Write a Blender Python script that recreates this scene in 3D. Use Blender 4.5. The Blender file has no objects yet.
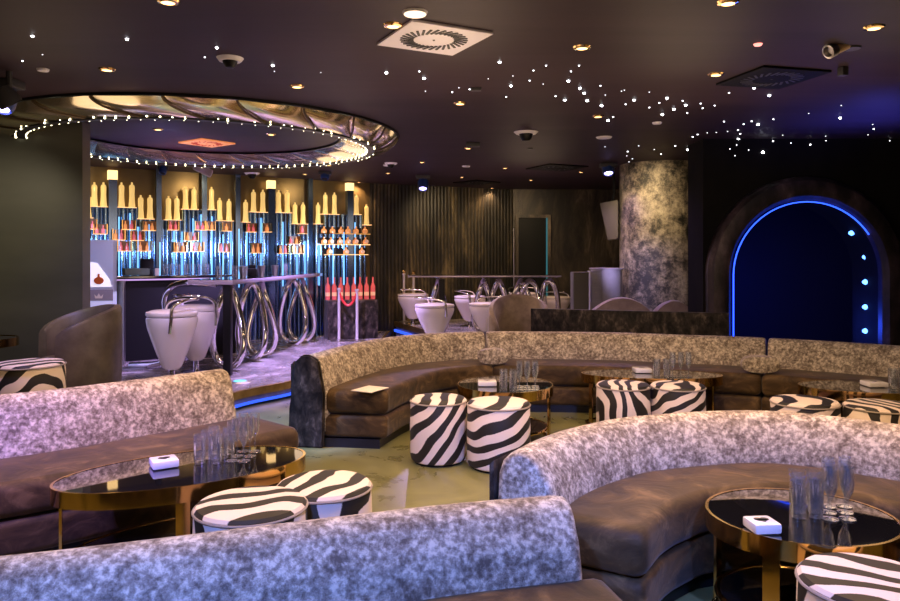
import bpy, bmesh, math, random
from mathutils import Vector, Matrix
random.seed(7)
C = bpy.context.scene.collection
PI = math.pi
F, HZ, CH, CEIL = 735.0, 255.0, 1.5, 2.75
PLAT, PLAT2 = 0.17, 0.33
def P(px, py, z):                      # photo pixel -> point on the horizontal plane z
    d = F * (CH - z) / (py - HZ)
    return Vector(((px - 450) * d / F, d, z))
def PD(px, py, d):
    return Vector(((px - 450) * d / F, d, CH - (py - HZ) * d / F))

# ------------------------------------------------------------------ materials
def newmat(name):
    m = bpy.data.materials.new(name); m.use_nodes = True
    nt = m.node_tree; b = nt.nodes['Principled BSDF']
    return m, nt, b
def setp(b, **k):
    names = dict(color='Base Color', rough='Roughness', metal='Metallic', spec='Specular IOR Level', trans='Transmission Weight',
                 ior='IOR', ecol='Emission Color', estr='Emission Strength', sheen='Sheen Weight', srough='Sheen Roughness',
                 stint='Sheen Tint', coat='Coat Weight', alpha='Alpha')
    for a, v in k.items():
        if a in ('color', 'ecol', 'stint') and len(v) == 3: v = (*v, 1)
        b.inputs[names[a]].default_value = v
def plain(name, color, rough=.5, metal=0, **k):
    m, nt, b = newmat(name); setp(b, color=color, rough=rough, metal=metal, **k); return m
def nd(nt, t, **k):
    n = nt.nodes.new(t)
    for a, v in k.items():
        if a in n.inputs: n.inputs[a].default_value = v
        else: setattr(n, a, v)
    return n
def coords(nt, kind='Object', scale=(1, 1, 1), rot=(0, 0, 0), loc=(0, 0, 0)):
    tc = nd(nt, 'ShaderNodeTexCoord'); mp = nd(nt, 'ShaderNodeMapping')
    mp.inputs['Scale'].default_value = scale; mp.inputs['Rotation'].default_value = rot; mp.inputs['Location'].default_value = loc
    nt.links.new(tc.outputs[kind], mp.inputs['Vector']); return mp.outputs['Vector']
def ramp(nt, src, stops, interp='LINEAR'):
    r = nd(nt, 'ShaderNodeValToRGB'); r.color_ramp.interpolation = interp
    e = r.color_ramp.elements
    while len(e) < len(stops): e.new(.5)
    for i, (p, c) in enumerate(stops):
        e[i].position = p; e[i].color = (*c, 1)
    nt.links.new(src, r.inputs['Fac']); return r.outputs['Color']
def noise(nt, vec, scale, detail=4, rough=.6, dist=0):
    n = nd(nt, 'ShaderNodeTexNoise'); n.inputs['Scale'].default_value = scale; n.inputs['Detail'].default_value = detail
    n.inputs['Roughness'].default_value = rough; n.inputs['Distortion'].default_value = dist
    nt.links.new(vec, n.inputs['Vector']); return n.outputs['Fac']
def bump(nt, b, src, strength=.3, dist=.01):
    n = nd(nt, 'ShaderNodeBump'); n.inputs['Strength'].default_value = strength; n.inputs['Distance'].default_value = dist
    nt.links.new(src, n.inputs['Height']); nt.links.new(n.outputs['Normal'], b.inputs['Normal'])
def noisy(name, stops, scale, rough=.6, metal=0, bstr=0, bdist=.01, stretch=(1, 1, 1), detail=5, dist=0, nrough=.6, **k):
    m, nt, b = newmat(name); setp(b, rough=rough, metal=metal, **k)
    v = coords(nt, 'Object', stretch); n = noise(nt, v, scale, detail, nrough, dist)
    nt.links.new(ramp(nt, n, stops), b.inputs['Base Color'])
    if bstr: bump(nt, b, n, bstr, bdist)
    return m

def velvet_mottled(name, dark, mid, light, scale=22):
    m, nt, b = newmat(name); setp(b, rough=.6, spec=.25, sheen=.08, srough=.35, stint=(1, .97, .92))
    v = coords(nt, 'Object')
    n1 = noise(nt, v, scale, 8, .75, .15); n2 = noise(nt, v, scale * .25, 3, .6, .1)
    mx = nd(nt, 'ShaderNodeMix'); mx.data_type = 'FLOAT'; mx.inputs[0].default_value = .35
    nt.links.new(n1, mx.inputs[2]); nt.links.new(n2, mx.inputs[3])
    nt.links.new(ramp(nt, mx.outputs[0], [(.40, dark), (.50, mid), (.60, light)]), b.inputs['Base Color'])
    bump(nt, b, mx.outputs[0], .35, .012)
    return m
M = {}
M['back_velvet'] = velvet_mottled('silver crushed velvet', (.13, .10, .08), (.34, .29, .24), (.74, .66, .55), 46)
M['seat_velvet'] = noisy('brown velvet', [(.3, (.025, .015, .007)), (.55, (.075, .045, .019)), (.75, (.19, .12, .052))], 5, .6, bstr=.25, bdist=.02, spec=.22, sheen=.16, srough=.4, stretch=(1, 1, 1.5), dist=1.2)
M['dark_velvet'] = noisy('dark crushed velvet', [(.38, (.006, .005, .005)), (.55, (.035, .028, .024)), (.72, (.15, .12, .10))], 14, .5, bstr=.3, bdist=.015, stretch=(1, 1, .6), dist=.3, spec=.2, sheen=.04)
M['plinth'] = plain('black plinth', (.006, .006, .01), .35)
M['piping'] = plain('pale piping', (.35, .30, .27), .6)
M['gold'] = noisy('polished gold', [(.3, (.58, .37, .13)), (.7, (.80, .55, .24))], 3, .12, 1)
M['black_glass'] = plain('black mirror glass', (.006, .006, .007), .03, 0, spec=1.0, coat=.6)
M['chrome'] = plain('chrome', (.82, .80, .82), .09, 1)
M['steel'] = plain('brushed steel', (.45, .43, .42), .32, 1)
M['white_gloss'] = plain('white lacquer', (.86, .80, .84), .25, 0, coat=.4)
M['white'] = plain('white plastic', (.8, .78, .8), .4)
M['ceramic'] = plain('white ceramic', (.88, .86, .9), .15, 0, coat=.5)
M['black'] = plain('black satin', (.006, .006, .007), .4, 0, spec=.2)
M['charcoal'] = plain('charcoal', (.04, .04, .045), .5)
def thin_glass():
    m = bpy.data.materials.new('clear thin glass'); m.use_nodes = True; nt = m.node_tree
    nt.nodes.remove(nt.nodes['Principled BSDF']); out = nt.nodes['Material Output']
    t = nd(nt, 'ShaderNodeBsdfTransparent'); t.inputs['Color'].default_value = (.95, .965, .985, 1)
    g = nd(nt, 'ShaderNodeBsdfGlossy'); g.inputs['Color'].default_value = (1, 1, 1, 1); g.inputs['Roughness'].default_value = .06
    lw = nd(nt, 'ShaderNodeLayerWeight'); lw.inputs['Blend'].default_value = .36
    x = nd(nt, 'ShaderNodeMixShader'); nt.links.new(lw.outputs['Facing'], x.inputs['Fac']); nt.links.new(t.outputs[0], x.inputs[1]); nt.links.new(g.outputs[0], x.inputs[2])
    d = nd(nt, 'ShaderNodeBsdfDiffuse'); d.inputs['Color'].default_value = (.9, .93, 1, 1)
    y = nd(nt, 'ShaderNodeMixShader'); y.inputs['Fac'].default_value = .025; nt.links.new(x.outputs[0], y.inputs[1]); nt.links.new(d.outputs[0], y.inputs[2])
    nt.links.new(y.outputs[0], out.inputs['Surface']); return m
M['glass'] = thin_glass()
M['leather'] = noisy('dark brown leather', [(.3, (.06, .045, .032)), (.7, (.15, .12, .085))], 5, .42, bstr=.15)
M['taupe'] = noisy('taupe velvet', [(.3, (.16, .12, .09)), (.7, (.32, .25, .2))], 8, .6, bstr=.1, sheen=.4)
M['mauve'] = noisy('mauve velvet', [(.3, (.28, .20, .24)), (.7, (.48, .37, .42))], 7, .6, bstr=.1, sheen=.4)
M['grey_board'] = noisy('grey laminate', [(.3, (.32, .31, .34)), (.7, (.42, .41, .45))], 4, .5)
M['paper'] = plain('cream paper', (.8, .74, .62), .7)
M['ice'] = plain('frosted acrylic', (.75, .80, .95), .3, 0, trans=.55, ior=1.3)
M['amber_print'] = plain('amber print', (.55, .12, .03), .4)
M['red'] = plain('red satin rope', (.6, .03, .03), .4)

def zebra(name, rot, scale=3.0, loc=(0, 0, 0), distort=3.0):
    m, nt, b = newmat(name); setp(b, rough=.6, sheen=.03)
    tc = nd(nt, 'ShaderNodeTexCoord')
    off = nd(nt, 'ShaderNodeVectorMath', operation='ADD'); off.inputs[1].default_value = loc
    nt.links.new(tc.outputs['Object'], off.inputs[0])
    nz = nd(nt, 'ShaderNodeTexNoise'); nz.inputs['Scale'].default_value = 4.2; nz.inputs['Detail'].default_value = .6; nz.inputs['Roughness'].default_value = .4
    nt.links.new(off.outputs[0], nz.inputs['Vector'])
    c0 = nd(nt, 'ShaderNodeVectorMath', operation='SUBTRACT'); c0.inputs[1].default_value = (.5, .5, .5); nt.links.new(nz.outputs['Color'], c0.inputs[0])
    c1 = nd(nt, 'ShaderNodeVectorMath', operation='SCALE'); c1.inputs['Scale'].default_value = .06 * distort; nt.links.new(c0.outputs[0], c1.inputs[0])
    c2 = nd(nt, 'ShaderNodeVectorMath', operation='ADD'); nt.links.new(c1.outputs[0], c2.inputs[0]); nt.links.new(off.outputs[0], c2.inputs[1])
    mp = nd(nt, 'ShaderNodeMapping'); mp.inputs['Rotation'].default_value = rot; nt.links.new(c2.outputs[0], mp.inputs['Vector']); v = mp.outputs['Vector']
    w = nd(nt, 'ShaderNodeTexWave'); w.wave_type = 'BANDS'; w.bands_direction = 'X'
    w.inputs['Scale'].default_value = scale * 1.75; w.inputs['Distortion'].default_value = 1.2
    w.inputs['Detail'].default_value = 1; w.inputs['Detail Scale'].default_value = 1.4; w.inputs['Detail Roughness'].default_value = .5
    nt.links.new(v, w.inputs['Vector'])
    n = noise(nt, tc.outputs['Object'], 70, 3, .7)
    mth = nd(nt, 'ShaderNodeMath', operation='MULTIPLY_ADD'); mth.inputs[1].default_value = .14
    nt.links.new(n, mth.inputs[0]); nt.links.new(w.outputs['Fac'], mth.inputs[2])
    nt.links.new(ramp(nt, mth.outputs[0], [(.53, (.010, .008, .007)), (.60, (.80, .69, .62))]), b.inputs['Base Color'])
    bump(nt, b, n, .08, .003)
    return m
def emis(name, col, s):
    m, nt, b = newmat(name); setp(b, color=(0, 0, 0), ecol=col, estr=s, rough=.5); return m
M['lamp_warm'] = emis('warm halogen lamp', (1, .50, .17), 3.4)
M['lamp_soft'] = emis('soft cream diffuser', (1, .66, .42), 1.3)
M['star'] = emis('white fibre star', (.93, .95, 1), 12)
M['star_mid'] = emis('mid fibre star', (.93, .95, 1), 4)
M['star_small'] = emis('small fibre star', (.93, .95, 1), 2)
M['bulb'] = emis('warm white bulb', (1, .90, .58), 7)
M['led_blue'] = emis('blue led', (.03, .10, 1), .9)
M['led_star_blue'] = emis('bright blue led', (.06, .20, 1), 5)
M['led_line_blue'] = emis('blue led line', (.02, .07, 1), 2.2)
M['led_violet'] = emis('violet lamp lens', (.45, .38, 1), 6)
M['glow_ice'] = emis('ice blue rod', (.18, .48, .95), 1.5)
M['led_amber'] = emis('amber shelf light', (1, .42, .12), 1.4)
M['bottle_glow'] = emis('lit champagne bottle', (1, .62, .20), .40)  # backlight of the tall bottles put in as emission
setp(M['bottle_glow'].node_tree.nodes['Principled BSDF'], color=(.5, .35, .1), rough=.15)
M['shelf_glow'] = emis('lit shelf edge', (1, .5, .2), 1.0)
M['red_glow'] = emis('red lamp', (1, .08, .03), 2.5)
M['pink_bottle'] = plain('pink bottle', (.75, .16, .18), .2, 0, ecol=(1, .12, .12), estr=.12)  # red glow on the bottles put in as weak emission
M['amber_bottle'] = plain('amber bottle', (.55, .2, .07), .15, 0, ecol=(1, .35, .1), estr=.28)  # shelf light in the bottle put in as emission
M['cyan'] = emis('cyan door light', (.1, .6, .7), .12)
M['copper_disc'] = plain('pale bottle label', (.85, .55, .38), .4, 0, ecol=(1, .5, .3), estr=.2)  # light on the paper label put in as emission
M['tube_blue'] = plain('blue mirror tube', (.36, .54, .78), .2, 1)
M['tube_dark'] = plain('dark mirror tube', (.16, .24, .42), .2, 1)
M['bronze'] = noisy('bronze back panel', [(.3, (.10, .07, .035)), (.7, (.20, .14, .06))], 1.2, .35, .6)
M['mirror'] = plain('tinted mirror', (.95, .84, .60), .16, .95)

# structure
def ceil_mat():
    m, nt, b = newmat('aubergine ceiling'); setp(b, rough=.55, spec=.12)
    v = coords(nt, 'Object', (.25, 1.6, 1)); n = noise(nt, v, 1.4, 4, .55, .4)
    nt.links.new(ramp(nt, n, [(.3, (.030, .019, .024)), (.7, (.046, .029, .036))]), b.inputs['Base Color'])
    bump(nt, b, n, .12, .02); return m
def floor_mat(name, c1, c2, c3, rough, scale=1.6):
    m, nt, b = newmat(name); setp(b, spec=.6)
    v = coords(nt, 'Object'); n = noise(nt, v, scale, 7, .6, 1.6)
    nt.links.new(ramp(nt, n, [(.3, c1), (.5, c2), (.72, c3)]), b.inputs['Base Color'])
    r = ramp(nt, n, [(.3, (rough, rough, rough)), (.7, (rough + .14,) * 3)])
    nt.links.new(r, b.inputs['Roughness'])
    bump(nt, b, n, .12, .01); return m
M['ceiling'] = ceil_mat()
M['floor'] = floor_mat('olive resin floor', (.11, .11, .04), (.17, .17, .066), (.25, .245, .105), .24)
M['platform'] = floor_mat('grey resin platform', (.10, .09, .10), (.20, .18, .19), (.34, .31, .33), .16)
M['wall_black'] = noisy('near black wall', [(.3, (.004, .004, .005)), (.7, (.010, .009, .009))], 2, .85, spec=.1, stretch=(1, 1, .5))
M['wall_slate'] = noisy('dark olive plaster', [(.3, (.038, .038, .032)), (.7, (.065, .064, .052))], 1.3, .42, stretch=(.6, 1, 2), spec=.6)
def ribbed():
    m, nt, b = newmat('ribbed dark velvet'); setp(b, rough=.55, sheen=.05)
    v = coords(nt, 'Object', (1, 1, .22)); n = noise(nt, v, 2.2, 8, .75, .3)
    v2 = coords(nt, 'Object', (1, 1, 1)); w = nd(nt, 'ShaderNodeTexWave'); w.bands_direction = 'X'; w.inputs['Scale'].default_value = 4.6
    nt.links.new(v2, w.inputs['Vector'])
    mx = nd(nt, 'ShaderNodeMath', operation='MULTIPLY_ADD'); mx.inputs[1].default_value = .06
    nt.links.new(w.outputs['Fac'], mx.inputs[0]); nt.links.new(n, mx.inputs[2])
    nt.links.new(ramp(nt, mx.outputs[0], [(.48, (.004, .0035, .002)), (.57, (.03, .023, .012)), (.75, (.22, .165, .08))]), b.inputs['Base Color'])
    bump(nt, b, w.outputs['Fac'], .35, .02); return m
M['ribbed'] = ribbed()
M['wall_mottled'] = noisy('mottled dark plaster', [(.42, (.010, .008, .006)), (.57, (.06, .045, .028)), (.75, (.26, .20, .13))], 2.4, .5, stretch=(1, 1, .3), detail=7, nrough=.7, dist=.6, bstr=.25)
def column_mat():
    m, nt, b = newmat('crushed silver column'); setp(b, rough=.5, sheen=.05)
    v = coords(nt, 'Object', (1, 1, 1)); n1 = noise(nt, v, 5.5, 12, .82, .05)
    v2 = coords(nt, 'Object', (1, 1, .45)); n2 = noise(nt, v2, 2.0, 4, .6, .6)
    mx = nd(nt, 'ShaderNodeMix'); mx.data_type = 'FLOAT'; mx.inputs[0].default_value = .3
    nt.links.new(n1, mx.inputs[2]); nt.links.new(n2, mx.inputs[3])
    nt.links.new(ramp(nt, mx.outputs[0], [(.45, (.010, .008, .006)), (.50, (.12, .095, .07)), (.62, (.48, .40, .30))]), b.inputs['Base Color'])
    bump(nt, b, mx.outputs[0], .5, .05); return m
M['column'] = column_mat()
M['curtain'] = plain('dark blue curtain', (.01, .012, .05), .7)

# ------------------------------------------------------------------ mesh helpers
def link(name, bm, m, parent=None, smooth=30, loc=None, rz=0):
    me = bpy.data.meshes.new(name); bmesh.ops.recalc_face_normals(bm, faces=bm.faces); bm.to_mesh(me); bm.free()
    for f in me.polygons: f.use_smooth = True
    me.set_sharp_from_angle(angle=math.radians(smooth))
    me.materials.append(M[m] if isinstance(m, str) else m)
    o = bpy.data.objects.new(name, me); C.objects.link(o)
    if parent: o.parent = parent
    if loc is not None: o.location = loc
    if rz: o.rotation_euler.z = rz
    return o
def thing(name, label, cat, loc=(0, 0, 0), rz=0, group=None):
    o = bpy.data.objects.new(name, None); C.objects.link(o); o.empty_display_size = .1
    o.location = loc; o.rotation_euler = (0, 0, rz); return tag(o, label, cat, group)
def tag(o, label, cat, group=None):
    o['label'] = label; o['category'] = cat
    if group: o['group'] = group
    return o
def struct(o): o['kind'] = 'structure'; return o
def dup(root, loc, rz=None, label=None, group=None):
    def cp(o, par):
        c = o.copy(); C.objects.link(c); c.parent = par
        for ch in list(o.children): cp(ch, c)
        return c
    r = cp(root, None); r.location = loc
    if rz is not None: r.rotation_euler.z = rz
    if label: r['label'] = label
    if group: r['group'] = group
    return r
def xf(bm, verts, mat): bmesh.ops.transform(bm, matrix=mat, verts=verts)
def box(bm, c, s, rz=0, bev=0, tilt=None):
    g = bmesh.ops.create_cube(bm, size=1); vs = g['verts']
    bmesh.ops.scale(bm, vec=s, verts=vs)
    if bev:
        es = list({e for v in vs for e in v.link_edges})
        r = bmesh.ops.bevel(bm, geom=es, offset=bev, segments=2, profile=.6, affect='EDGES')
        vs = list({v for f in r['faces'] for v in f.verts} | {v for v in vs if v.is_valid})
    m = Matrix.Translation(c) @ Matrix.Rotation(rz, 4, 'Z')
    if tilt: m = m @ Matrix.Rotation(tilt[0], 4, tilt[1])
    xf(bm, vs, m); return vs
def lathe(bm, prof, seg=32, c=(0, 0, 0), sx=1, sy=1, mat=None, a0=0, a1=None):
    full = a1 is None; n = seg if full else seg + 1
    rings = []; new = []
    for r, z in prof:
        if r < 1e-6 and full: v = [bm.verts.new((0, 0, z))]
        else: v = [bm.verts.new((r * sx * math.cos(a0 + (2 * PI if full else a1 - a0) * i / seg), r * sy * math.sin(a0 + (2 * PI if full else a1 - a0) * i / seg), z)) for i in range(n)]
        rings.append(v); new += v
    for a, b in zip(rings, rings[1:]):
        for i in range(seg):
            j = (i + 1) % n
            if len(a) == 1 and len(b) == 1: continue
            if len(a) == 1: bm.faces.new((a[0], b[i], b[j]))
            elif len(b) == 1: bm.faces.new((a[i], a[j], b[0]))
            else: bm.faces.new((a[i], a[j], b[j], b[i]))
    for v in new: v.co = Vector(v.co)
    if mat is not None: xf(bm, new, mat)
    xf(bm, new, Matrix.Translation(c)); return new
def tube(bm, pts, r, seg=10, closed=False, caps=True):
    pts = [Vector(p) for p in pts]; n = len(pts); rings = []; prev = None
    for i, p in enumerate(pts):
        a = pts[(i - 1) % n] if closed or i else pts[0]; b = pts[(i + 1) % n] if closed or i < n - 1 else pts[-1]
        t = (b - a).normalized()
        if prev is None:
            up = Vector((0, 0, 1)) if abs(t.z) < .9 else Vector((1, 0, 0)); x = t.cross(up).normalized()
        else: x = (prev - t * prev.dot(t)).normalized()
        prev = x; y = t.cross(x); rr = r[i] if isinstance(r, (list, tuple)) else r
        rings.append([bm.verts.new(p + (x * math.cos(2 * PI * k / seg) + y * math.sin(2 * PI * k / seg)) * rr) for k in range(seg)])
    for i in range(n if closed else n - 1):
        a, b = rings[i], rings[(i + 1) % n]
        off = 0
        if closed and i == n - 1:
            off = min(range(seg), key=lambda k: (b[k].co - a[0].co).length)
        for k in range(seg): bm.faces.new((a[k], a[(k + 1) % seg], b[(k + 1 + off) % seg], b[(k + off) % seg]))
    if caps and not closed: bm.faces.new(rings[0][::-1]); bm.faces.new(rings[-1])
def catmull(pts, n=8):
    pts = [Vector(p) for p in pts]; out = []
    for i in range(len(pts) - 1):
        p0 = pts[i - 1] if i else pts[0] * 2 - pts[1]; p1, p2 = pts[i], pts[i + 1]; p3 = pts[i + 2] if i + 2 < len(pts) else p2 * 2 - p1
        for k in range(n):
            t = k / n
            out.append(.5 * ((2 * p1) + (p2 - p0) * t + (2 * p0 - 5 * p1 + 4 * p2 - p3) * t * t + (3 * p1 - p0 - 3 * p2 + p3) * t ** 3))
    out.append(pts[-1]); return out
def resample(pts, step):
    L = [0]
    for a, b in zip(pts, pts[1:]): L.append(L[-1] + (b - a).length)
    n = max(2, round(L[-1] / step)); out = []; j = 0
    for i in range(n + 1):
        s = L[-1] * i / n
        while j < len(L) - 2 and L[j + 1] < s: j += 1
        t = (s - L[j]) / max(1e-9, L[j + 1] - L[j]); out.append(pts[j].lerp(pts[j + 1], t))
    return out
def prism(bm, poly, z0, z1):
    a = [bm.verts.new((x, y, z0)) for x, y in poly]; b = [bm.verts.new((x, y, z1)) for x, y in poly]
    n = len(poly); bm.faces.new(a[::-1]); bm.faces.new(b)
    for i in range(n): bm.faces.new((a[i], a[(i + 1) % n], b[(i + 1) % n], b[i]))
def rrect(u0, u1, z0, z1, r, n=4):
    out = []
    for cx, cz, a in ((u1 - r, z1 - r, 0), (u0 + r, z1 - r, PI / 2), (u0 + r, z0 + r, PI), (u1 - r, z0 + r, 1.5 * PI)):
        for k in range(n + 1):
            t = a + PI / 2 * k / n; out.append((cx + r * math.cos(t), cz + r * math.sin(t)))
    return out
def sweep(bm, path, prof, bev=.02, org=Vector((0, 0, 0))):
    """path: list of 2D-ish Vectors, facing = right of travel; prof: closed (u, z)."""
    n = len(path); N = []
    for i in range(n):
        t = (path[min(n - 1, i + 1)] - path[max(0, i - 1)]); t.z = 0; t.normalize(); N.append((t, Vector((t.y, -t.x, 0))))
    cu = sum(p[0] for p in prof) / len(prof); cz = sum(p[1] for p in prof) / len(prof)
    du = max(abs(p[0] - cu) for p in prof); dz = max(abs(p[1] - cz) for p in prof)
    st = []
    if bev:
        for k in range(3):
            a = PI / 2 * k / 3; st.append((0, bev * (1 - math.sin(a)) , -bev + bev * (1 - math.cos(a)) + 0))
    seq = []
    if bev:
        for a in (0, 30, 60): 
            a = math.radians(a); seq.append((0, bev * (1 - math.sin(a)), bev * (1 - math.cos(a))))
        seq.append((0, 0, bev))
    else: seq.append((0, 0, 0))
    for i in range(1, n - 1): seq.append((i, 0, 0))
    if bev:
        seq.append((n - 1, 0, -bev))
        for a in (60, 30, 0):
            a = math.radians(a); seq.append((n - 1, bev * (1 - math.sin(a)), -bev * (1 - math.cos(a))))
    else: seq.append((n - 1, 0, 0))
    rings = []
    for i, sh, adv in seq:
        t, nn = N[i]; ku = 1 - sh / du; kz = 1 - sh / dz
        rings.append([bm.verts.new(path[i] - org + t * adv + nn * (cu + (u - cu) * ku) + Vector((0, 0, cz + (z - cz) * kz))) for u, z in prof])
    m = len(prof)
    for a, b in zip(rings, rings[1:]):
        for k in range(m): bm.faces.new((a[k], a[(k + 1) % m], b[(k + 1) % m], b[k]))
    bm.faces.new(rings[0]); bm.faces.new(rings[-1][::-1])

# ------------------------------------------------------------------ camera
cam = bpy.data.cameras.new('camera'); co = bpy.data.objects.new('camera', cam); C.objects.link(co)
co.location = (0, 0, CH); co.rotation_euler = (PI / 2, 0, 0)
cam.sensor_width = 36; cam.lens = 36 * F / 900; cam.shift_y = -(300.5 - HZ) / 900; cam.clip_start = .05
bpy.context.scene.camera = co

# ------------------------------------------------------------------ room shell
def slab(name, poly, z0, z1, m):
    bm = bmesh.new(); prism(bm, poly, z0, z1); return struct(link(name, bm, m))
slab('floor', [(-6.4, -2.2), (5.9, -2.2), (5.9, 14.4), (-6.4, 14.4)], -.12, 0, 'floor')
slab('ceiling', [(-6.4, -2.2), (5.9, -2.2), (5.9, 14.4), (-6.4, 14.4)], CEIL, CEIL + .12, 'ceiling')
def wall(name, a, b, m, z0=0, z1=CEIL, th=.12, side=1):
    a = Vector((*a, 0)); b = Vector((*b, 0)); t = (b - a); L = t.length; t.normalize()
    bm = bmesh.new(); prism(bm, [(0, 0), (L, 0), (L, side * th), (0, side * th)], z0, z1)
    o = link(name, bm, m, loc=a, rz=math.atan2(t.y, t.x)); return struct(o)
wall('wall_front', (5.8, -2.1), (-6.3, -2.1), 'wall_slate')
wall('wall_left', (-6.2, -2.1), (-6.2, 10.0), 'wall_slate')
wall('wall_right', (5.7, 10.5), (5.7, -2.1), 'wall_black')
o = wall('wall_partition', (-6.2, 6.9), (-3.45, 6.9), 'wall_slate', th=.15)
D0, D1 = Vector((-6.2, 9.6, 0)), Vector((-1.40, 12.8, 0))
wall('wall_bar', D0[:2], D1[:2], 'bronze')
wall('wall_back_left', (-1.40, 12.8), (1.2, 14.0), 'ribbed')
wall('wall_back_right', (1.2, 14.0), (4.5, 14.0), 'wall_mottled')
wall('wall_side', (4.5, 14.0), (3.5, 10.3), 'wall_black')
wall('wall_alcove_side', (3.5, 10.3), (2.86, 8.0), 'wall_black')
wall('wall_alcove_back', (3.5, 10.3), (5.8, 10.3), 'curtain')
# arch wall with opening
AX, AY, AR, AZ = 3.8, 7.9, .80, 1.28
bm = bmesh.new()
arc = [(AX + AR * math.cos(PI - PI * i / 32), AZ + AR * math.sin(PI - PI * i / 32)) for i in range(33)]
def quadcol(xa, za, xb, zb):
    c_ = [[bm.verts.new((x, y, z)) for x, z in ((xa, za), (xb, zb), (xb, CEIL), (xa, CEIL))] for y in (AY, AY + .5)]
    bm.faces.new(c_[0]); bm.faces.new(c_[1][::-1]); bm.faces.new((c_[0][0], c_[0][1], c_[1][1], c_[1][0]))
    bm.faces.new((c_[0][3], c_[0][2], c_[1][2], c_[1][3]))
    return c_
c_ = quadcol(2.72, 0, AX - AR, 0); bm.faces.new((c_[0][0], c_[0][3], c_[1][3], c_[1][0]))
for z0_, x_ in ((0, AX - AR), (0, AX + AR)):
    q_ = [bm.verts.new(v) for v in ((x_, AY, 0), (x_, AY + .5, 0), (x_, AY + .5, AZ), (x_, AY, AZ))]; bm.faces.new(q_)
for (xa, za), (xb, zb) in zip(arc, arc[1:]): quadcol(xa, za, xb, zb)
quadcol(AX + AR, 0, 5.8, 0)
bmesh.ops.remove_doubles(bm, verts=bm.verts, dist=1e-5)
struct(link('wall_arch', bm, 'wall_black'))
# padded arch surround
bm = bmesh.new()
pth = [(AX - .93, 0), (AX - .93, .3), (AX - .93, .6)] + [(AX + .93 * math.cos(PI - PI * i / 32), AZ + .93 * math.sin(PI - PI * i / 32)) for i in range(33)] + [(AX + .93, .6), (AX + .93, 0)]
pth = pth
prof = [(-.13, 0), (-.125, .07), (-.08, .13), (0, .15), (.08, .13), (.125, .07), (.13, 0)]
rings = []
for i, (x, z) in enumerate(pth):
    a = pth[max(0, i - 1)]; b = pth[min(len(pth) - 1, i + 1)]; t = Vector((b[0] - a[0], b[1] - a[1])).normalized(); nx, nz = -t.y, t.x
    rings.append([bm.verts.new((x + nx * u, AY - h, z + nz * u)) for u, h in prof])
for a, b in zip(rings, rings[1:]):
    for k in range(len(prof) - 1): bm.faces.new((a[k], a[k + 1], b[k + 1], b[k]))
    bm.faces.new((a[-1], a[0], b[0], b[-1]))
bm.faces.new(rings[0]); bm.faces.new(rings[-1])
M['arch_velvet'] = noisy('plum crushed velvet', [(.4, (.008, .006, .008)), (.6, (.045, .03, .04)), (.8, (.16, .12, .14))], 6, .5, bstr=.3, stretch=(1, 1, .5))
a = tag(link('arch_surround', bm, 'arch_velvet'), 'tall padded dark velvet arch surround framing the blue-lit opening', 'archway')
# blue led line round the inner arch edge
bm = bmesh.new(); tube(bm, [(AX - AR + .014, AY - .085, .0), (AX - AR + .014, AY - .085, AZ)] + [(x * 1 + (AX - x) * .017, AY - .085, z - (z - AZ) * .017) for x, z in arc[:27]] , .007, 6)
tag(link('neon_line', bm, 'led_line_blue'), 'thin blue light line running round inner edge of the arch', 'light strip')
for k, (px, py) in enumerate([(865, 233), (873, 257), (872, 282), (872, 307), (871, 331)]):
    bm = bmesh.new(); d = AY + .22
    x = AX + AR - .012; z = CH - (py - HZ) * d / F
    if k == 0: x = AX + AR * math.cos(math.asin(min(1, (z - AZ) / AR))) - .015
    lathe(bm, [(.0, -.03), (.016, -.026), (.03, 0), (.016, .026), (0, .03)], 14, mat=Matrix.Rotation(PI / 2, 4, 'Y'))
    names = ['topmost', 'second from the top', 'middle', 'second from the bottom', 'lowest']
    tag(link('blue_light', bm, 'led_star_blue', loc=(x, d, z)), f'{names[k]} of the five bright blue lights on right arch side', 'light', 'blue lights in the arch')

# platform & steps
front = catmull([(-6.2, 4.1, 0), (-4.3, 4.6, 0), (-3.2, 5.15, 0), (-2.5, 6.05, 0), (-2.05, 7.19, 0), (-1.65, 7.85, 0), (-1.3, 9.2, 0), (-1.12, 11.0, 0), (-1.05, 12.9, 0)], 8)
pl = [(v.x, v.y) for v in front]
o = slab('floor_platform', pl + [(-1.40, 12.79), (-6.19, 9.6)], 0.02, PLAT, 'platform')
bm = bmesh.new(); sweep(bm, [v + Vector((.012, -.006, 0)) for v in resample(front, .15)], [(-.03, .10), (.015, .10), (.015, PLAT + .006), (-.03, PLAT + .006)], 0)
M['brass_edge'] = noisy('worn brass edging', [(.3, (.30, .20, .07)), (.7, (.55, .38, .15))], 9, .3, .9)
struct(link('trim_1', bm, 'brass_edge'))
bm = bmesh.new(); sweep(bm, [v + Vector((.03, -.015, 0)) for v in resample(front, .15)], [(-.01, .03), (.012, .03), (.012, .055), (-.01, .055)], 0)
tag(link('led_strip', bm, 'led_blue'), 'long blue light strip under the brass edge of bar platform', 'light strip')
p2 = [(-.95, 12.9), (-.42, 11.6), (-.15, 10.7), (1.2, 9.9), (2.2, 9.9), (2.2, 11), (3.2, 13.9), (1.2, 13.98)]
slab('floor_platform_back', p2, 0.0, PLAT2, 'platform')
bm = bmesh.new(); ee = [Vector((x, y, 0)) for x, y in p2[:5]]
sweep(bm, ee, [(0, PLAT2 - .08), (.03, PLAT2 - .08), (.03, PLAT2 + .006), (0, PLAT2 + .006)], 0); struct(link('trim_2', bm, 'brass_edge'))
bm = bmesh.new(); sweep(bm, ee, [(.01, .16), (.035, .16), (.035, .20), (.01, .20)], 0)
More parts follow.
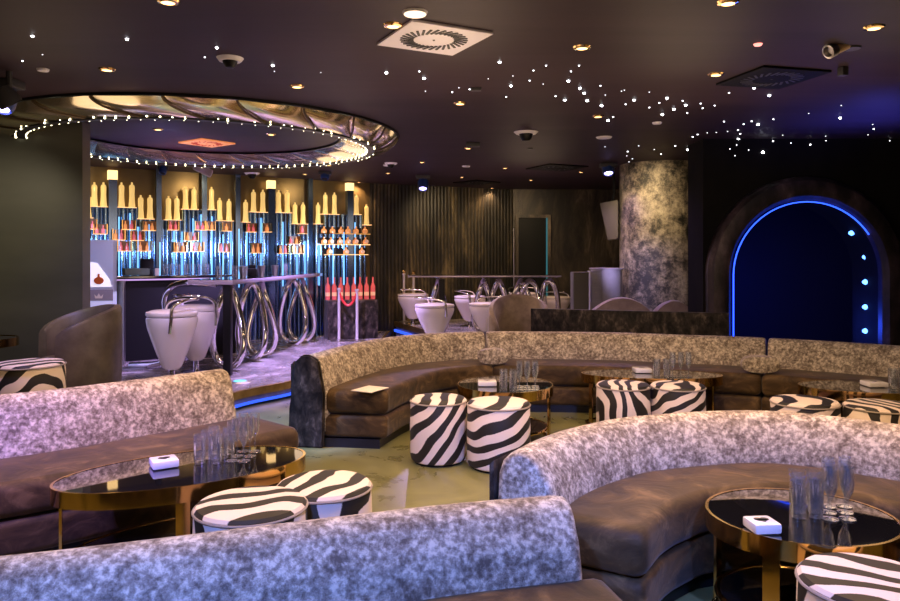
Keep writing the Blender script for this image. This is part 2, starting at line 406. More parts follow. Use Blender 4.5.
tag(link('led_strip', bm, 'led_blue'), 'blue light strip under the edge of the rear stool platform', 'light strip')
# floor light disc on platform edge
c = P(240, 382, PLAT); bm = bmesh.new(); lathe(bm, [(0, .012), (.10, .012), (.115, 0)], 28)
f_ = thing('floor_spotlight', 'round flush floor light near platform edge', 'light', c); link('bezel', bm, 'steel', f_)
bm = bmesh.new(); lathe(bm, [(0, .016), (.06, .016), (.07, .011)], 24); link('lens', bm, emis('cyan floor lens', (.1, .5, 1), 1.2), f_)

# ------------------------------------------------------------------ sofas
def back_profile(zt):
    return [(.15, .30), (.145, .46), (.115, .56), (.085, zt - .075), (.06, zt - .035), (.025, zt - .01), (-.02, zt), (-.065, zt - .012), (-.10, zt - .045), (-.12, zt - .10), (-.13, .40), (-.13, .10), (.15, .10)]
def sofa(label, path, zt, zs=.45, ext0=0, ext1=0, bolster=None, depth=.62, panel_end=None):
    path = resample(path, .09); mid = path[len(path) // 2].copy(); org = Vector((mid.x, mid.y, 0))
    r = thing('curved_sofa', label, 'sofa', org, group='curved banquette sofas')
    bm = bmesh.new(); sweep(bm, path, back_profile(zt), .035, org); link('backrest', bm, 'back_velvet', r, 50)
    t0 = (path[0] - path[1]).normalized(); t1 = (path[-1] - path[-2]).normalized()
    sp = ([path[0] + t0 * ext0] if ext0 > 0 else []) + path + ([path[-1] + t1 * ext1] if ext1 > 0 else [])
    bm = bmesh.new(); sweep(bm, sp, rrect(.10, depth, .255, zs, .055, 5), .05, org); link('seat_cushion', bm, 'seat_velvet', r, 50)
    bm = bmesh.new(); sweep(bm, sp, rrect(.10, depth - .005, .075, .25, .035, 3), .035, org); link('seat_base', bm, 'seat_velvet', r, 50)
    bm = bmesh.new(); sweep(bm, sp, [(-.10, 0), (depth - .06, 0), (depth - .06, .07), (-.10, .07)], 0, org); link('plinth', bm, 'plinth', r)
    bm = bmesh.new(); sweep(bm, path, [(-.135, .06), (-.155, .06), (-.155, zt - .07), (-.135, zt - .05)], 0, org); link('back_panel', bm, 'dark_velvet', r)
    if panel_end is not None:
        i, j = (0, 1) if panel_end == 0 else (-1, -2)
        t = (path[i] - path[j]).normalized(); nn = Vector((t.y, -t.x, 0)) * (-1 if panel_end == 0 else 1)
        bm = bmesh.new(); pf = [(.12, 0), (.13, .42), (.085, zt - .03), (.02, zt + .01), (-.05, zt + .012), (-.11, zt - .05), (-.15, .3), (-.17, 0)]
        A = [bm.verts.new(path[i] - org + nn * u + Vector((0, 0, z))) for u, z in pf]; B = [bm.verts.new(path[i] - org + t * .05 + nn * u + Vector((0, 0, z))) for u, z in pf]
        bm.faces.new(A); bm.faces.new(B[::-1])
        for k in range(len(pf)): bm.faces.new((A[k], B[k], B[(k + 1) % len(pf)], A[(k + 1) % len(pf)]))
        bmesh.ops.bevel(bm, geom=bm.edges[:], offset=.012, segments=2, affect='EDGES')
        link('end_panel', bm, 'dark_velvet', r)
    return r
V = lambda *a: Vector((*a, 0))
sofa('nearest curved silver-backed sofa crossing the bottom left of the photo', catmull([V(-1.9, 1.85), V(-1.22, 2.0), V(-.47, 2.26), V(.0, 2.42), V(.405, 2.52)]), .67, ext1=.08)
sofa('silver-backed curved sofa wrapping the round gold table at right front', catmull([V(.30, 3.04), V(.47, 3.31), V(.69, 3.54), V(1.0, 3.74), V(1.64, 3.86), V(2.16, 3.55), V(2.55, 3.1), V(2.72, 2.6)]), .68, depth=.51)
sofa('silver-backed sofa with violet-lit seat behind the long oval table at left', catmull([V(-3.6, 3.35), V(-2.9, 3.72), V(-2.35, 4.05), V(-1.9, 4.48), V(-1.50, 4.92)]), .74, .43, ext1=.13, depth=.66)
fp = catmull([V(-1.10, 5.75), V(-1.06, 5.95), V(-.87, 6.5), V(-.60, 7.03), V(-.23, 7.38), V(.36, 7.58), V(1.53, 7.52), V(2.27, 7.28), V(3.02, 7.0), V(3.9, 6.4), V(4.6, 5.6)], 12)
def cut(path, x0, x1): return [p for p in path if x0 <= p.x <= x1]
i0 = next(i for i, p in enumerate(fp) if p.x > .36); i1 = next(i for i, p in enumerate(fp) if p.x > 2.96)
def gap(p, g=.012):
    q = [v.copy() for v in p]; q[0] += (q[1] - q[0]).normalized() * g; q[-1] += (q[-2] - q[-1]).normalized() * g; return q
sofa('far curved sofa with dark velvet end panel, left section', gap(fp[:i0 + 1]), .71, panel_end=0)
sofa('long middle section of the far curved sofa', gap(fp[i0:i1 + 1]), .71)
sofa('right-hand section of the far curved sofa, before the arch', gap(fp[i1:]), .71)
def bolster(px, py, label, w=.34, rz=0):
    d = F * (CH - .53) / (py - HZ)
    bm = bmesh.new(); bmesh.ops.create_cube(bm, size=1)
    bmesh.ops.subdivide_edges(bm, edges=bm.edges[:], cuts=8, use_grid_fill=True)
    for v in bm.verts:
        x, y, z = v.co; k = (1 - (2 * x) ** 4 * .35); v.co = Vector((x * w * (1 - .12 * (2 * z) ** 2), y * .14 * k, z * .145 * k))
    bmesh.ops.smooth_vert(bm, verts=bm.verts, factor=.5, use_axis_x=True, use_axis_y=True, use_axis_z=True)
    tag(link('cushion', bm, 'back_velvet', loc=((px - 450) * d / F, d, .53), rz=rz), label, 'cushion', 'small cushions on the far sofa')
bolster(493, 356, 'small silver velvet cushion on far sofa, left one, behind the glasses', .3, -.05)
bolster(760, 364, 'small silver velvet cushion on far sofa, right one, at the seat seam', .32, -.25)
# napkin on far sofa
c = P(370, 389.5, .456); bm = bmesh.new(); box(bm, (0, 0, .003), (.19, .24, .005), bev=.001)
tag(link('menu_card', bm, 'paper', loc=c, rz=-.5), 'cream menu card lying on the seat of the far sofa', 'menu')

# ------------------------------------------------------------------ ottomans
def ottoman(x, y, r, h, z0, rot, scale, label, group='zebra print ottomans', loc=(0, 0, 0), distort=3.0, sx=1.0, rz=0):
    mt = zebra('zebra hide', rot, scale, loc, distort)
    o = thing('zebra_ottoman', label, 'ottoman', (x, y, z0), rz, group)
    bm = bmesh.new(); lathe(bm, [(0, .015), (r - .02, .015), (r - .006, .025), (r, .05), (r + .004, h * .5), (r, h - .035), (r - .004, h - .03), (0, h - .03)], 48, sx=sx); link('ottoman_body', bm, mt, o, 40)
    bm = bmesh.new(); lathe(bm, [(0, h - .032), (r - .004, h - .03), (r - .001, h - .018), (r - .012, h - .005), (r * .7, h + .004), (0, h + .008)], 48, sx=sx); link('ottoman_top', bm, mt, o, 40)
    bm = bmesh.new(); tube(bm, [((r + .001) * sx * math.cos(2 * PI * i / 48), (r + .001) * math.sin(2 * PI * i / 48), h - .026) for i in range(48)], .006, 6, True); link('piping', bm, 'piping', o)
    bm = bmesh.new(); lathe(bm, [(0, 0), (r - .03, 0), (r - .03, .02), (0, .02)], 24, sx=sx); link('foot_ring', bm, 'black', o)
    return o
D = math.radians
ottoman(-.85, 3.14, .235, .45, 0, (D(20), D(-25), D(60)), 1.15, 'zebra print ottoman in front of the long oval table, its left neighbour overlapping nothing', loc=(.3, .1, 0))
ottoman(-.60, 3.50, .225, .42, 0, (D(10), D(10), D(25)), 1.4, 'x', loc=(.9, .4, .3))
ottoman(1.39, 2.42, .225, .44, 0, (D(15), D(30), D(-50)), 1.5, 'zebra print ottoman at lower right corner before the round gold table', loc=(.2, .8, 0))
ottoman(-.085, 5.36, .203, .465, 0, (D(0), D(-40), D(0)), 1.8, 'zebra print ottoman with steep diagonal stripes beside the far sofa end', loc=(0, 0, .2), distort=1.6)
ottoman(.345, 5.22, .222, .465, 0, (D(0), D(-66), D(0)), 1.8, 'zebra print ottoman with sweeping level stripes before the small round table', loc=(.2, 0, .4), distort=1.8)
ottoman(1.42, 6.03, .215, .45, 0, (D(10), D(15), D(20)), 1.9, 'zebra print ottoman, left of the pair before the far oval table', loc=(.1, .3, 0))
ottoman(1.86, 6.0, .215, .45, 0, (D(0), D(-60), D(10)), 1.9, 'zebra print ottoman, right of the pair before the far oval table', loc=(.6, .3, .1))
ottoman(2.63, 5.45, .235, .43, 0, (D(0), D(-65), D(10)), 1.8, 'zebra print ottoman, left of the pair by the table at right edge', loc=(.2, .9, .1))
ottoman(3.10, 5.30, .235, .43, 0, (D(20), D(10), D(-20)), 2.0, 'zebra print ottoman, right of the pair by the table at right edge', loc=(.7, .2, .1))
ottoman(-3.24, 5.66, .25, .51, PLAT, (D(0), D(-40), D(30)), 1.7, 'zebra print ottoman beside the dark tub armchair at far left', loc=(.1, .2, .5))
_z = [o for o in C.objects if o.get('category') == 'ottoman']
_z[0]['label'] = 'zebra print ottoman with violet-lit top, left of the pair before the long oval table'
_z[1]['label'] = 'zebra print ottoman, right of the pair before the long oval table'

# ------------------------------------------------------------------ coffee tables
def coffee_table(x, y, a, b, rz, label, h=.45, shelf=True, nleg=4, la=.4):
    t = thing('coffee_table', label, 'table', (x, y, 0), rz, 'gold rimmed black glass tables')
    bm = bmesh.new(); lathe(bm, [(0, h - .012), (1 - .02, h - .012), (1 - .02, h - .002), (0, h - .002)], 64, sx=a, sy=b); link('glass_top', bm, 'black_glass', t)
    bm = bmesh.new(); n = 72; ringp = [(a * math.cos(2 * PI * i / n), b * math.sin(2 * PI * i / n)) for i in range(n)]
    vs = []
    for (ins, z) in ((0, h - .075), (0, h), (.012, h), (.012, h - .075)):
        vs.append([bm.verts.new((px * (1 - ins / a), py * (1 - ins / b), z)) for px, py in ringp])
    for k in range(4):
        A, B = vs[k], vs[(k + 1) % 4]
        for i in range(n): bm.faces.new((A[i], A[(i + 1) % n], B[(i + 1) % n], B[i]))
    link('gold_rim', bm, 'gold', t)
    for k in range(nleg):
        an = la + 2 * PI * k / nleg; px, py = a * .93 * math.cos(an), b * .93 * math.sin(an)
        bm = bmesh.new(); box(bm, (px, py, (h - .075) / 2), (.062, .012, h - .075), an + PI / 2); link('leg', bm, 'gold', t)
    if shelf:
        bm = bmesh.new(); lathe(bm, [(0, .10), (.86, .10), (.86, .112), (0, .112)], 56, sx=a, sy=b); link('lower_shelf', bm, 'black_glass', t)
        bm = bmesh.new(); tube(bm, [(a * .87 * math.cos(2 * PI * i / n), b * .87 * math.sin(2 * PI * i / n), .106) for i in range(n)], .012, 8, True); link('shelf_rim', bm, 'gold', t)
    bm = bmesh.new(); tube(bm, [(a * .93 * math.cos(2 * PI * i / n), b * .93 * math.sin(2 * PI * i / n), .012) for i in range(n)], .011, 8, True); link('foot_ring', bm, 'gold', t)
    return t
coffee_table(-1.30, 3.64, .60, .31, D(31), 'long oval black glass table with gold rim before the left sofa', la=D(172))
coffee_table(1.42, 2.98, .365, .335, D(-10), 'round gold-rimmed black glass table with lower shelf at right front', la=D(239), nleg=4)
coffee_table(.45, 6.0, .39, .40, 0, 'small round gold-rimmed black table before far sofa, left of its neighbour', la=-.35, nleg=4)
coffee_table(1.78, 6.50, .61, .27, D(-6), 'wide oval black glass table behind the two middle ottomans', la=.35, shelf=False)
coffee_table(3.36, 5.88, .54, .30, D(-8), 'oval black glass table cut off by the right edge of the photo', la=.35, shelf=False)

# glasses
def tumbler_proto(h=.145, r=.031):
    o = thing('highball_glass', 'x', 'glass')
    bm = bmesh.new(); lathe(bm, [(0, 0), (r * .82, 0), (r * .88, .004), (r, h), (r - .0018, h), (r * .84, .02), (0, .016)], 24); link('glass_body', bm, 'glass', o)
    return o
def flute_proto(h=.205):
    o = thing('champagne_flute', 'x', 'glass')
    bm = bmesh.new(); lathe(bm, [(0, .078), (.008, .082), (.021, .11), (.0265, .145), (.0235, h), (.0220, h), (.0247, .145), (.019, .112), (.006, .088), (0, .086)], 22); link('bowl', bm, 'glass', o)
    bm = bmesh.new(); lathe(bm, [(0, .004), (.006, .005), (.0035, .015), (.0035, .07), (.008, .0815), (0, .08)], 14); link('stem', bm, 'glass', o)
    bm = bmesh.new(); lathe(bm, [(0, 0), (.032, 0), (.032, .002), (.006, .006), (0, .006)], 24); link('foot', bm, 'glass', o)
    return o
tp, fpz = tumbler_proto(), flute_proto(); used = set()
def put(proto, x, y, z, label, group, cat='glass', sc=1):
    if proto not in used:
        used.add(proto); proto.location = (x, y, z); proto['label'] = label; proto['group'] = group; r = proto
    else: r = dup(proto, (x, y, z), None, label, group)
    r.scale = (sc, sc, sc)
    return r
def cluster(px, py, z, cols, rows, dx, dy, proto, label, group, jit=.004, sc=1, al=.8):
    c = P(px, py, z)
    for i in range(cols):
        for j in range(rows):
            put(proto, c.x + i * dx + random.uniform(-jit, jit) + al * j * dy * (c.x + i * dx) / c.y + j * .003, c.y + j * dy + random.uniform(-jit, jit), z, label, group, sc=sc)
ZT = .4505
cluster(200, 463, ZT, 2, 3, .086, .085, tp, 'clear highball glass grouped on the long oval table', 'highball glasses on the long oval table', al=-.15)
cluster(232, 461, ZT, 2, 3, .060, .090, fpz, 'clear champagne flute grouped on the long oval table', 'flutes on the long oval table', al=.0)
cluster(799, 517, ZT, 2, 3, .066, .072, tp, 'clear highball glass grouped on the round table at right front', 'highball glasses on the front round table')
cluster(830, 519, ZT, 2, 3, .068, .075, fpz, 'clear champagne flute grouped on the round table at right front', 'flutes on the front round table')
cluster(503, 391, ZT, 2, 3, .078, .08, tp, 'clear highball glass on the small round table before far sofa', 'highball glasses on the small round table')
cluster(519, 390, ZT, 3, 3, .062, .08, fpz, 'clear champagne flute on the small round table before far sofa', 'flutes on the small round table')
cluster(657, 377, ZT, 2, 2, .09, .08, tp, 'clear highball glass on the wide oval table behind ottomans', 'highball glasses on the wide oval table')
cluster(673, 377, ZT, 3, 2, .068, .08, fpz, 'clear champagne flute on the wide oval table behind ottomans', 'flutes on the wide oval table')
cluster(893, 388, ZT, 3, 2, .08, .08, tp, 'clear highball glass on the table at the right edge', 'highball glasses on the right edge table')
# ashtrays
def ashtray(px, py, label, s=.13, rz=0):
    c = P(px, py, ZT); o = thing('ashtray', label, 'ashtray', c, rz, 'white ceramic ashtrays')
    bm = bmesh.new(); box(bm, (0, 0, .02), (s, s, .038), bev=.010); link('dish', bm, 'ceramic', o)
    bm = bmesh.new()
    for sx in (-1, 1): lathe(bm, [(0, .0395), (.014, .0395), (.016, .0405), (0, .0405)], 18, c=(sx * .013, .006, 0))
    prism(bm, [(-.026, .0), (0, -.024), (.026, 0), (.0, .008)], .0395, .0405)
    link('recess', bm, 'charcoal', o); return o
ashtray(164, 466, 'white square ashtray on the long oval table', .125, .55)
ashtray(762, 530, 'white ashtray with heart-shaped recess on the front round table', .105, .1)
ashtray(487, 385, 'white ashtray on the small round table by the far sofa', .15, 0)
ashtray(642, 372, 'white ashtray on the wide oval table behind the ottomans', .15, 0)
ashtray(874, 386, 'white ashtray on the table at the right edge', .15, 0)

# ------------------------------------------------------------------ ceiling fixtures
stars = """32.5 36 L;22.5 60.8 M;42.5 54.5 S;126.8 38.8 L;216.8 47.5 L;204.8 57 M;272.8 65.3 L;274.4 71.2 S;320.8 72.3 S;386.4 72.6 L;419.3 71.2 M;423.9 78.1 L;425.4 91 S;452.2 92 M;458.9 87.7 S;469.6 89.1 M;488.3 78.7 S;499.6 62 L;512.9 75.8 S;510.9 85.6 L;506.2 96.6 M;533.4 70.3 M;529.6 80.4 M;546.1 65.4 M;543.2 83.9 S;555.6 96 M;564.9 99.8 L;568.4 80.7 L;571 71.2 M;579 65.4 M;579.9 88 L;584.2 92.9 L;587.1 100.4 L;600.4 85.6 M;601.6 105.3 L;605.3 94.9 S;607.9 120.3 L;613.1 116.8 M;624.4 90 S;621.5 91 S;634.2 99.8 L;625.6 104.1 M;649.3 92 S;667 98 L;659.3 102.7 M;649.3 107.3 M;662.3 114.3 L;674 109 L;682.7 100.7 M;685.7 105 L;687.3 112.7 M;700.7 103.3 M;702.7 108 M;714.7 105.3 M;729 92.7 M;754.3 87.7 L;769.3 95.3 L;724 121.3 M;716.3 132.3 S;727.7 131.3 S;738 130 M;743.7 124 M;751.7 121 M;758 124.3 L;740.3 133.7 M;738.3 138.2 L;773.3 119 M;736.7 145 S;697.7 134.3 M;692.7 136.7 M;675.3 145.7 M;687.7 149.3 L;654.3 149.3 S;661 154 M;638.7 145.7 S;627.7 151.3 M;632.3 158.7 S;629 161.7 S;626.7 155.7 S;605 146.7 S;748.7 150 S;735 155.7 S;763 152.3 L;773 141 M;782.7 135 S;791 143 S;810.3 144.7 M;825.7 136 S;826 140.7 S;808.7 113.3 S;840 117.7 L;841.3 105.3 S;873.7 128.7 M;868 134.7 S;872.7 124.3 S;889.7 140.7 S;707.3 132.7 S;730 149 S"""
sprot = {}
for s in stars.split(';'):
    x, y, k = s.split(); x, y = float(x), float(y)
    onwall = x > 703 and y > 137.5
    c = PD(x, y, AY) if onwall else P(x, y, CEIL)
    key = (k, onwall)
    if key not in sprot:
        d = c.y; r = {'L': .0115, 'M': .0068, 'S': .0045}[k]
        bm = bmesh.new(); lathe(bm, [(0, -r), (r * .7, -r * .7), (r, 0), (0, 0)], 12, mat=Matrix.Rotation(PI / 2 * -1, 4, 'X') if onwall else None)
        o = sprot[key] = link('star_light', bm, 'star' if k == 'L' else 'star_mid' if k == 'M' else 'star_small')
    else: o = sprot[key].copy(); C.objects.link(o)
    o.location = c; sc = (c.y / 6.0) ** .8; o.scale = (sc, sc, sc)
    sz = {'L': 'bright large', 'M': 'medium', 'S': 'faint tiny'}[k]
    if onwall: tag(o, sz + ' white star light on the black wall above the arch', 'light', sz + ' star lights above the arch')
    elif x < 330: tag(o, sz + ' white star light scattered on ceiling above the mirrored ring', 'light', sz + ' star lights above the ring')
    elif x < 480: tag(o, sz + ' white star light on ceiling below the white air vent', 'light', sz + ' star lights by the vent')
    elif x < 640: tag(o, sz + ' white star light on the ceiling in the middle cluster', 'light', sz + ' star lights mid ceiling')
    else: tag(o, sz + ' white star light on the ceiling left of and below black vent', 'light', sz + ' star lights at right')

def light(name, kind, loc, energy, col, size=.05, target=None, angle=110, blend=.6, sy=None):
    l = bpy.data.lights.new(name, kind); l.energy = energy; l.color = col
    if kind == 'AREA':
        l.size = size
        if sy: l.shape = 'RECTANGLE'; l.size_y = sy
    else: l.shadow_soft_size = size
    if kind == 'SPOT': l.spot_size = math.radians(angle); l.spot_blend = blend
    o = bpy.data.objects.new(name, l); C.objects.link(o); o.location = loc
    if target is not None: o.rotation_euler = (Vector(target) - Vector(loc)).to_track_quat('-Z', 'Y').to_euler()
    return o
WARM = (1, .60, .30)
def downlight_proto():
    o = thing('downlight', 'x', 'light')
    bm = bmesh.new(); lathe(bm, [(.034, -.012), (.050, -.008), (.056, 0), (.034, 0)], 24); link('bezel', bm, 'gold', o)
    bm = bmesh.new(); lathe(bm, [(0, -.013), (.033, -.010), (.033, 0), (0, 0)], 20); link('lamp', bm, 'lamp_warm', o)
    return o
dproto = downlight_proto()
DL = [(168, 1, 'at the top edge, above the left end of the mirrored ring', 1), (107, 69, 'just above the left part of the mirrored ring', 1), (297, 86, 'just above the right part of the mirrored ring', 1), (393, 25, 'beside the white square air vent', 1), (158, 129, 'inside the mirrored ring, left one', .6), (271, 134, 'inside the mirrored ring, right one', .6), (582, 47, 'right of the white air vent, among the upper stars', 1), (460, 103, 'under the white vent, by left star cluster', 1), (598, 116, 'in the midst of the densest star cluster', .9), (716, 74, 'beside the black square vent', 1), (874, 27, 'right of the gold bullet camera', 1.2), (468, 148, 'below the small dark moving spotlight', .8), (422, 162, 'above the violet stage lamp at back', .8), (388, 173, 'right of the ring, by the white speaker', .7), (329, 165, 'below the right tip of the ring', .6), (305, 174, 'over the right bar shelves', .6), (359, 182, 'at the right end of the bar display', .6), (505, 168, 'left of the dark rear vent', .6), (462, 177, 'left of the rear vent nearest the ribbed wall', .6), (581, 172, 'right of the dark rear vent', .6), (531, 180, 'before the dark doorway at back', .6), (492, 188, 'next to the top of the ribbed wall', .5), (728, 2, 'at the top edge above the black vent', 1)]
for k, (px, py, lab, pw) in enumerate(DL):
    c = P(px, py, CEIL)
    lb = 'small orange ceiling spotlight ' + lab
    o = dproto if k == 0 else dup(dproto, c)
    o.location = c; o['label'] = lb; o['group'] = 'orange ceiling spotlights'
    s = min(1, .35 + .65 * (6.5 / c.y)) if py > 100 else 1; o.scale = (s, s, s)
    light('downlight_beam', 'SPOT', (c.x, c.y, CEIL - .03), 36 * pw, WARM, .04, (c.x, c.y, 0), 125, .8)
# unseen downlights added behind/above the camera to warm the sofa tops
for x, y in ((-1.4, 2.95), (.1, 3.2), (1.9, 3.0), (-2.9, 3.3), (3.2, 3.3), (0, .4)):
    o = dup(dproto, (x, y, CEIL), None, 'unseen orange ceiling spotlight added for warm light on the sofas', 'added spotlights out of frame'); o.scale = (1, 1, 1)
    light('downlight_beam', 'SPOT', (x, y, CEIL - .03), 44 if y > 1 else 8, WARM, .04, (x, y, 0), 125, .8)

# discs and vents
def disc(px, py, r, m, label, name='ceiling_speaker', cat='speaker'):
    c = P(px, py, CEIL); bm = bmesh.new(); lathe(bm, [(0, -.012), (r * .9, -.012), (r, 0), (0, 0)], 36)
    o = thing(name, label, cat, c); link('rim', bm, 'white', o)
    bm = bmesh.new(); lathe(bm, [(0, -.016), (r * .84, -.015), (r * .86, -.011), (0, -.011)], 36); link('grille', bm, m, o); return o
disc(415, 12, .066, 'lamp_soft', 'round cream ceiling light beside the white air vent', 'round_ceiling_light', 'light')
disc(604, 137, .085, 'white', 'flush white round ceiling speaker under the star cluster')
disc(657, 122.5, .045, 'white', 'small white round ceiling disc left of lower right stars')
disc(43, 69, .04, 'white', 'small white ceiling disc above left end of the ring')
disc(388, 165, .07, 'white', 'small pale ceiling disc right of the ring tip')
disc(466, 166, .06, 'white', 'small pale ceiling disc above the stools')
c = P(758, 44, CEIL); bm = bmesh.new(); lathe(bm, [(0, -.012), (.02, -.01), (.026, 0)], 20); tag(link('indicator_light', bm, emis('red pink lamp', (1, .25, .2), 1.5), loc=c), 'tiny reddish ceiling indicator light above the black vent', 'light')
def vent(corners, m, slot, label, n=24, z=CEIL, name='air_vent', hub=None):
    pts = [P(x, y, CEIL) for x, y in corners]; c = sum(pts, Vector()) / 4
    s = sum((pts[i] - pts[(i + 1) % 4]).length for i in range(4)) / 4; e = pts[1] - pts[0]; rz = math.atan2(e.y, e.x)
    o = thing(name, label, 'vent', c, rz)
    bm = bmesh.new(); box(bm, (0, 0, -.008), (s, s, .016), bev=.004); link('vent_plate', bm, m, o)
    bm = bmesh.new()
    for k in range(n):
        a = 2 * PI * k / n; rr = s * .31
        box(bm, (rr * math.cos(a), rr * math.sin(a), -.018), (s * .17, s * .028, .004), a + .5)
    link('swirl_slots', bm, slot, o)
    bm = bmesh.new(); lathe(bm, [(0, -.020), (s * .012, -.02), (s * .015, -.016)], 12); link('screw', bm, slot, o); return o
M['vent_white'] = plain('white painted vent', (.92, .88, .96), .45)
vent([(378, 42), (411, 19), (494, 31), (452, 54)], 'vent_white', 'black', 'white square swirl air vent near the top of the photo', 30)
M['vent_black'] = plain('black vent', (.004, .004, .005), .6, 0, spec=.1)
vent([(722, 81), (769, 63), (826, 72.5), (772, 89)], 'vent_black', 'charcoal', 'black square ceiling vent beside the orange spotlight at right', 24)
vent([(528, 168), (552, 163), (585, 166), (562, 171)], 'vent_black', 'charcoal', 'dark ceiling vent above the doorway at the back', 16)
vent([(455, 182), (478, 179.5), (500, 182), (474, 184.5)], 'vent_black', 'charcoal', 'dark ceiling vent above the ribbed wall', 16)
vent([(178, 143), (206, 138.5), (236, 141.5), (208, 146)], plain('amber lit vent', (.6, .3, .1), .3, .6, ecol=(1, .3, .1), estr=.35), 'red', 'orange and red lit square vent inside the mirrored ring', 16)  # warm red light on the vent put into its colour and emission
# mirrored ring
M['seam'] = plain('bronze seam', (.10, .07, .04), .4, .5)
RX, RY = -2.50, 7.60; NS = 22; SEG = NS * 8
o = thing('mirrored_ring', 'large round mirrored ceiling ring with scalloped gold-tinted panels', 'ceiling ring', (RX, RY, CEIL)); o.scale = (1.06, 1.06, 1)
def ringface(bm, r0, z0, r1, z1, bulge, sgn):
    g = []
    for i in range(SEG + NS):
        p_, q_ = divmod(i, 9); fr = q_ / 8; a = 2 * PI * (p_ + fr) / NS; row = []
        for k in range(9):
            t = k / 8; sk = a + .16 * sgn * t ** 1.5
            b = bulge * (math.sin(PI * (.18 + .82 * fr)) ** .8) * math.sin(PI * min(1, .12 + .88 * t)) + .012 * fr
            r = r0 + (r1 - r0) * t + b * sgn * .8; z = z0 + (z1 - z0) * t - b * .6
            row.append(bm.verts.new((r * math.cos(sk), r * math.sin(sk), z)))
        g.append(row)
    N_ = len(g)
    for i in range(N_):
        for k in range(8): bm.faces.new((g[i][k], g[(i + 1) % N_][k], g[(i + 1) % N_][k + 1], g[i][k + 1]))
bm = bmesh.new(); ringface(bm, 1.83, -.012, 1.60, -.14, .06, 1); link('outer_mirror_panels', bm, 'mirror', o, 60)
bm = bmesh.new(); ringface(bm, 1.30, -.012, 1.56, -.14, .03, -1); link('inner_mirror_panels', bm, 'mirror', o, 60)
bm = bmesh.new()
lathe(bm, [(1.815, 0), (1.86, 0), (1.86, -.02), (1.82, -.024)], 120); link('outer_trim', bm, 'black', o)
for i_ in range(NS):
    bm = bmesh.new(); ps_ = []
    for k in range(9):
        t = k / 8; sk = 2 * PI * i_ / NS + .16 * t ** 1.5; r_ = 1.83 - .23 * t + .045 * math.sin(PI * min(1, .12 + .88 * t)) * .8 + .004
        ps_.append((r_ * math.cos(sk), r_ * math.sin(sk), -.012 - .128 * t - .045 * math.sin(PI * min(1, .12 + .88 * t)) * .6 - .004))
    tube(bm, ps_, .009, 6); link('panel_seam', bm, M['seam'], o)
bm = bmesh.new(); lathe(bm, [(1.27, 0), (1.32, 0), (1.31, -.024), (1.27, -.02)], 120); link('inner_trim', bm, 'black', o)
bm = bmesh.new(); lathe(bm, [(1.55, -.13), (1.61, -.13), (1.61, -.155), (1.55, -.155), (1.55, -.13)], 120); link('bottom_rail', bm, M['charcoal'], o)
nb = 0
s_ = thing('string_lights', 'string of small warm bulbs along the lower rail of mirrored ring', 'string lights', (RX, RY, CEIL - .15)); s_.scale = (1.06, 1.06, 1)
bm = bmesh.new(); tube(bm, [(1.615 * math.cos(2 * PI * i / 120), 1.615 * math.sin(2 * PI * i / 120), .002) for i in range(120)], .003, 6, True); link('cable', bm, 'black', s_)
bm = bmesh.new(); bmesh.ops.create_icosphere(bm, subdivisions=2, radius=.0068); b0 = link('bulb', bm, 'bulb', s_)
b0.location = (1.62, 0, 0); cnt = 1
for i in range(1, 98):
    a = 2 * PI * i / 98 + random.uniform(-.012, .012)
    b = b0.copy(); C.objects.link(b); b.parent = s_; rr = 1.62
    k = random.choice((.8, 1, 1, 1.25)); b.scale = (k, k, k)
    b.location = (rr * math.cos(a), rr * math.sin(a), random.choice((0, 0, .012, .02)))
s2 = thing('string_lights', 'inner string of small warm bulbs inside the mirrored ring rail', 'string lights', (RX, RY, CEIL - .15)); s2.scale = (1.06, 1.06, 1)
bm = bmesh.new(); tube(bm, [(1.545 * math.cos(2 * PI * i / 120), 1.545 * math.sin(2 * PI * i / 120), .002) for i in range(120)], .003, 6, True); link('cable', bm, 'black', s2)
for i in range(90):
    a = 2 * PI * (i + .4) / 90
    b = b0.copy(); C.objects.link(b); b.parent = s2; b.location = (1.54 * math.cos(a), 1.54 * math.sin(a), .0); b.scale = (.85, .85, .85)

# ceiling devices
def moving_head(px, py, d, sc, label, lens='led_violet', lpow=0, tgt=None, col=(.5, .45, 1), hang=.0):
    c = PD(px, py, d); top = CEIL - c.z
    o = thing('stage_spotlight', label, 'stage light', c)
    bm = bmesh.new(); box(bm, (0, 0, top - .03 * sc), (.22 * sc, .16 * sc, .06 * sc), bev=.01 * sc); link('ceiling_base', bm, 'charcoal', o)
    if top > .14 * sc:
        bm = bmesh.new()
        for s in (-1, 1): box(bm, (s * .10 * sc, 0, (top - .05 * sc) / 2), (.02 * sc, .07 * sc, max(.02, top - .05 * sc)), bev=.004 * sc)
        box(bm, (0, 0, top - .065 * sc), (.2 * sc, .07 * sc, .02 * sc)); link('yoke', bm, 'charcoal', o)
    bm = bmesh.new(); mt = Matrix.Rotation(D(155), 4, 'X')
    lathe(bm, [(0, -.09 * sc), (.06 * sc, -.09 * sc), (.085 * sc, -.04 * sc), (.085 * sc, .05 * sc), (.07 * sc, .09 * sc), (.06 * sc, .09 * sc), (.058 * sc, .075 * sc), (0, .075 * sc)], 24, mat=mt); link('lamp_head', bm, plain('blue black housing', (.02, .05, .20), .3), o)
    bm = bmesh.new(); lathe(bm, [(0, .095 * sc), (.04 * sc, .088 * sc), (.055 * sc, .078 * sc), (0, .078 * sc)], 20, mat=mt); link('lens', bm, lens, o)
    if lpow: light('stage_beam', 'SPOT', (c.x, c.y - .05, c.z - .12 * sc), lpow, col, .06, tgt, 120, .9)
    return o
moving_head(4, 99, 5.25, 1.0, 'large blue stage light with violet glare at left edge', 'led_violet', 60, (-2.2, 6.5, 0), (.35, .32, 1))
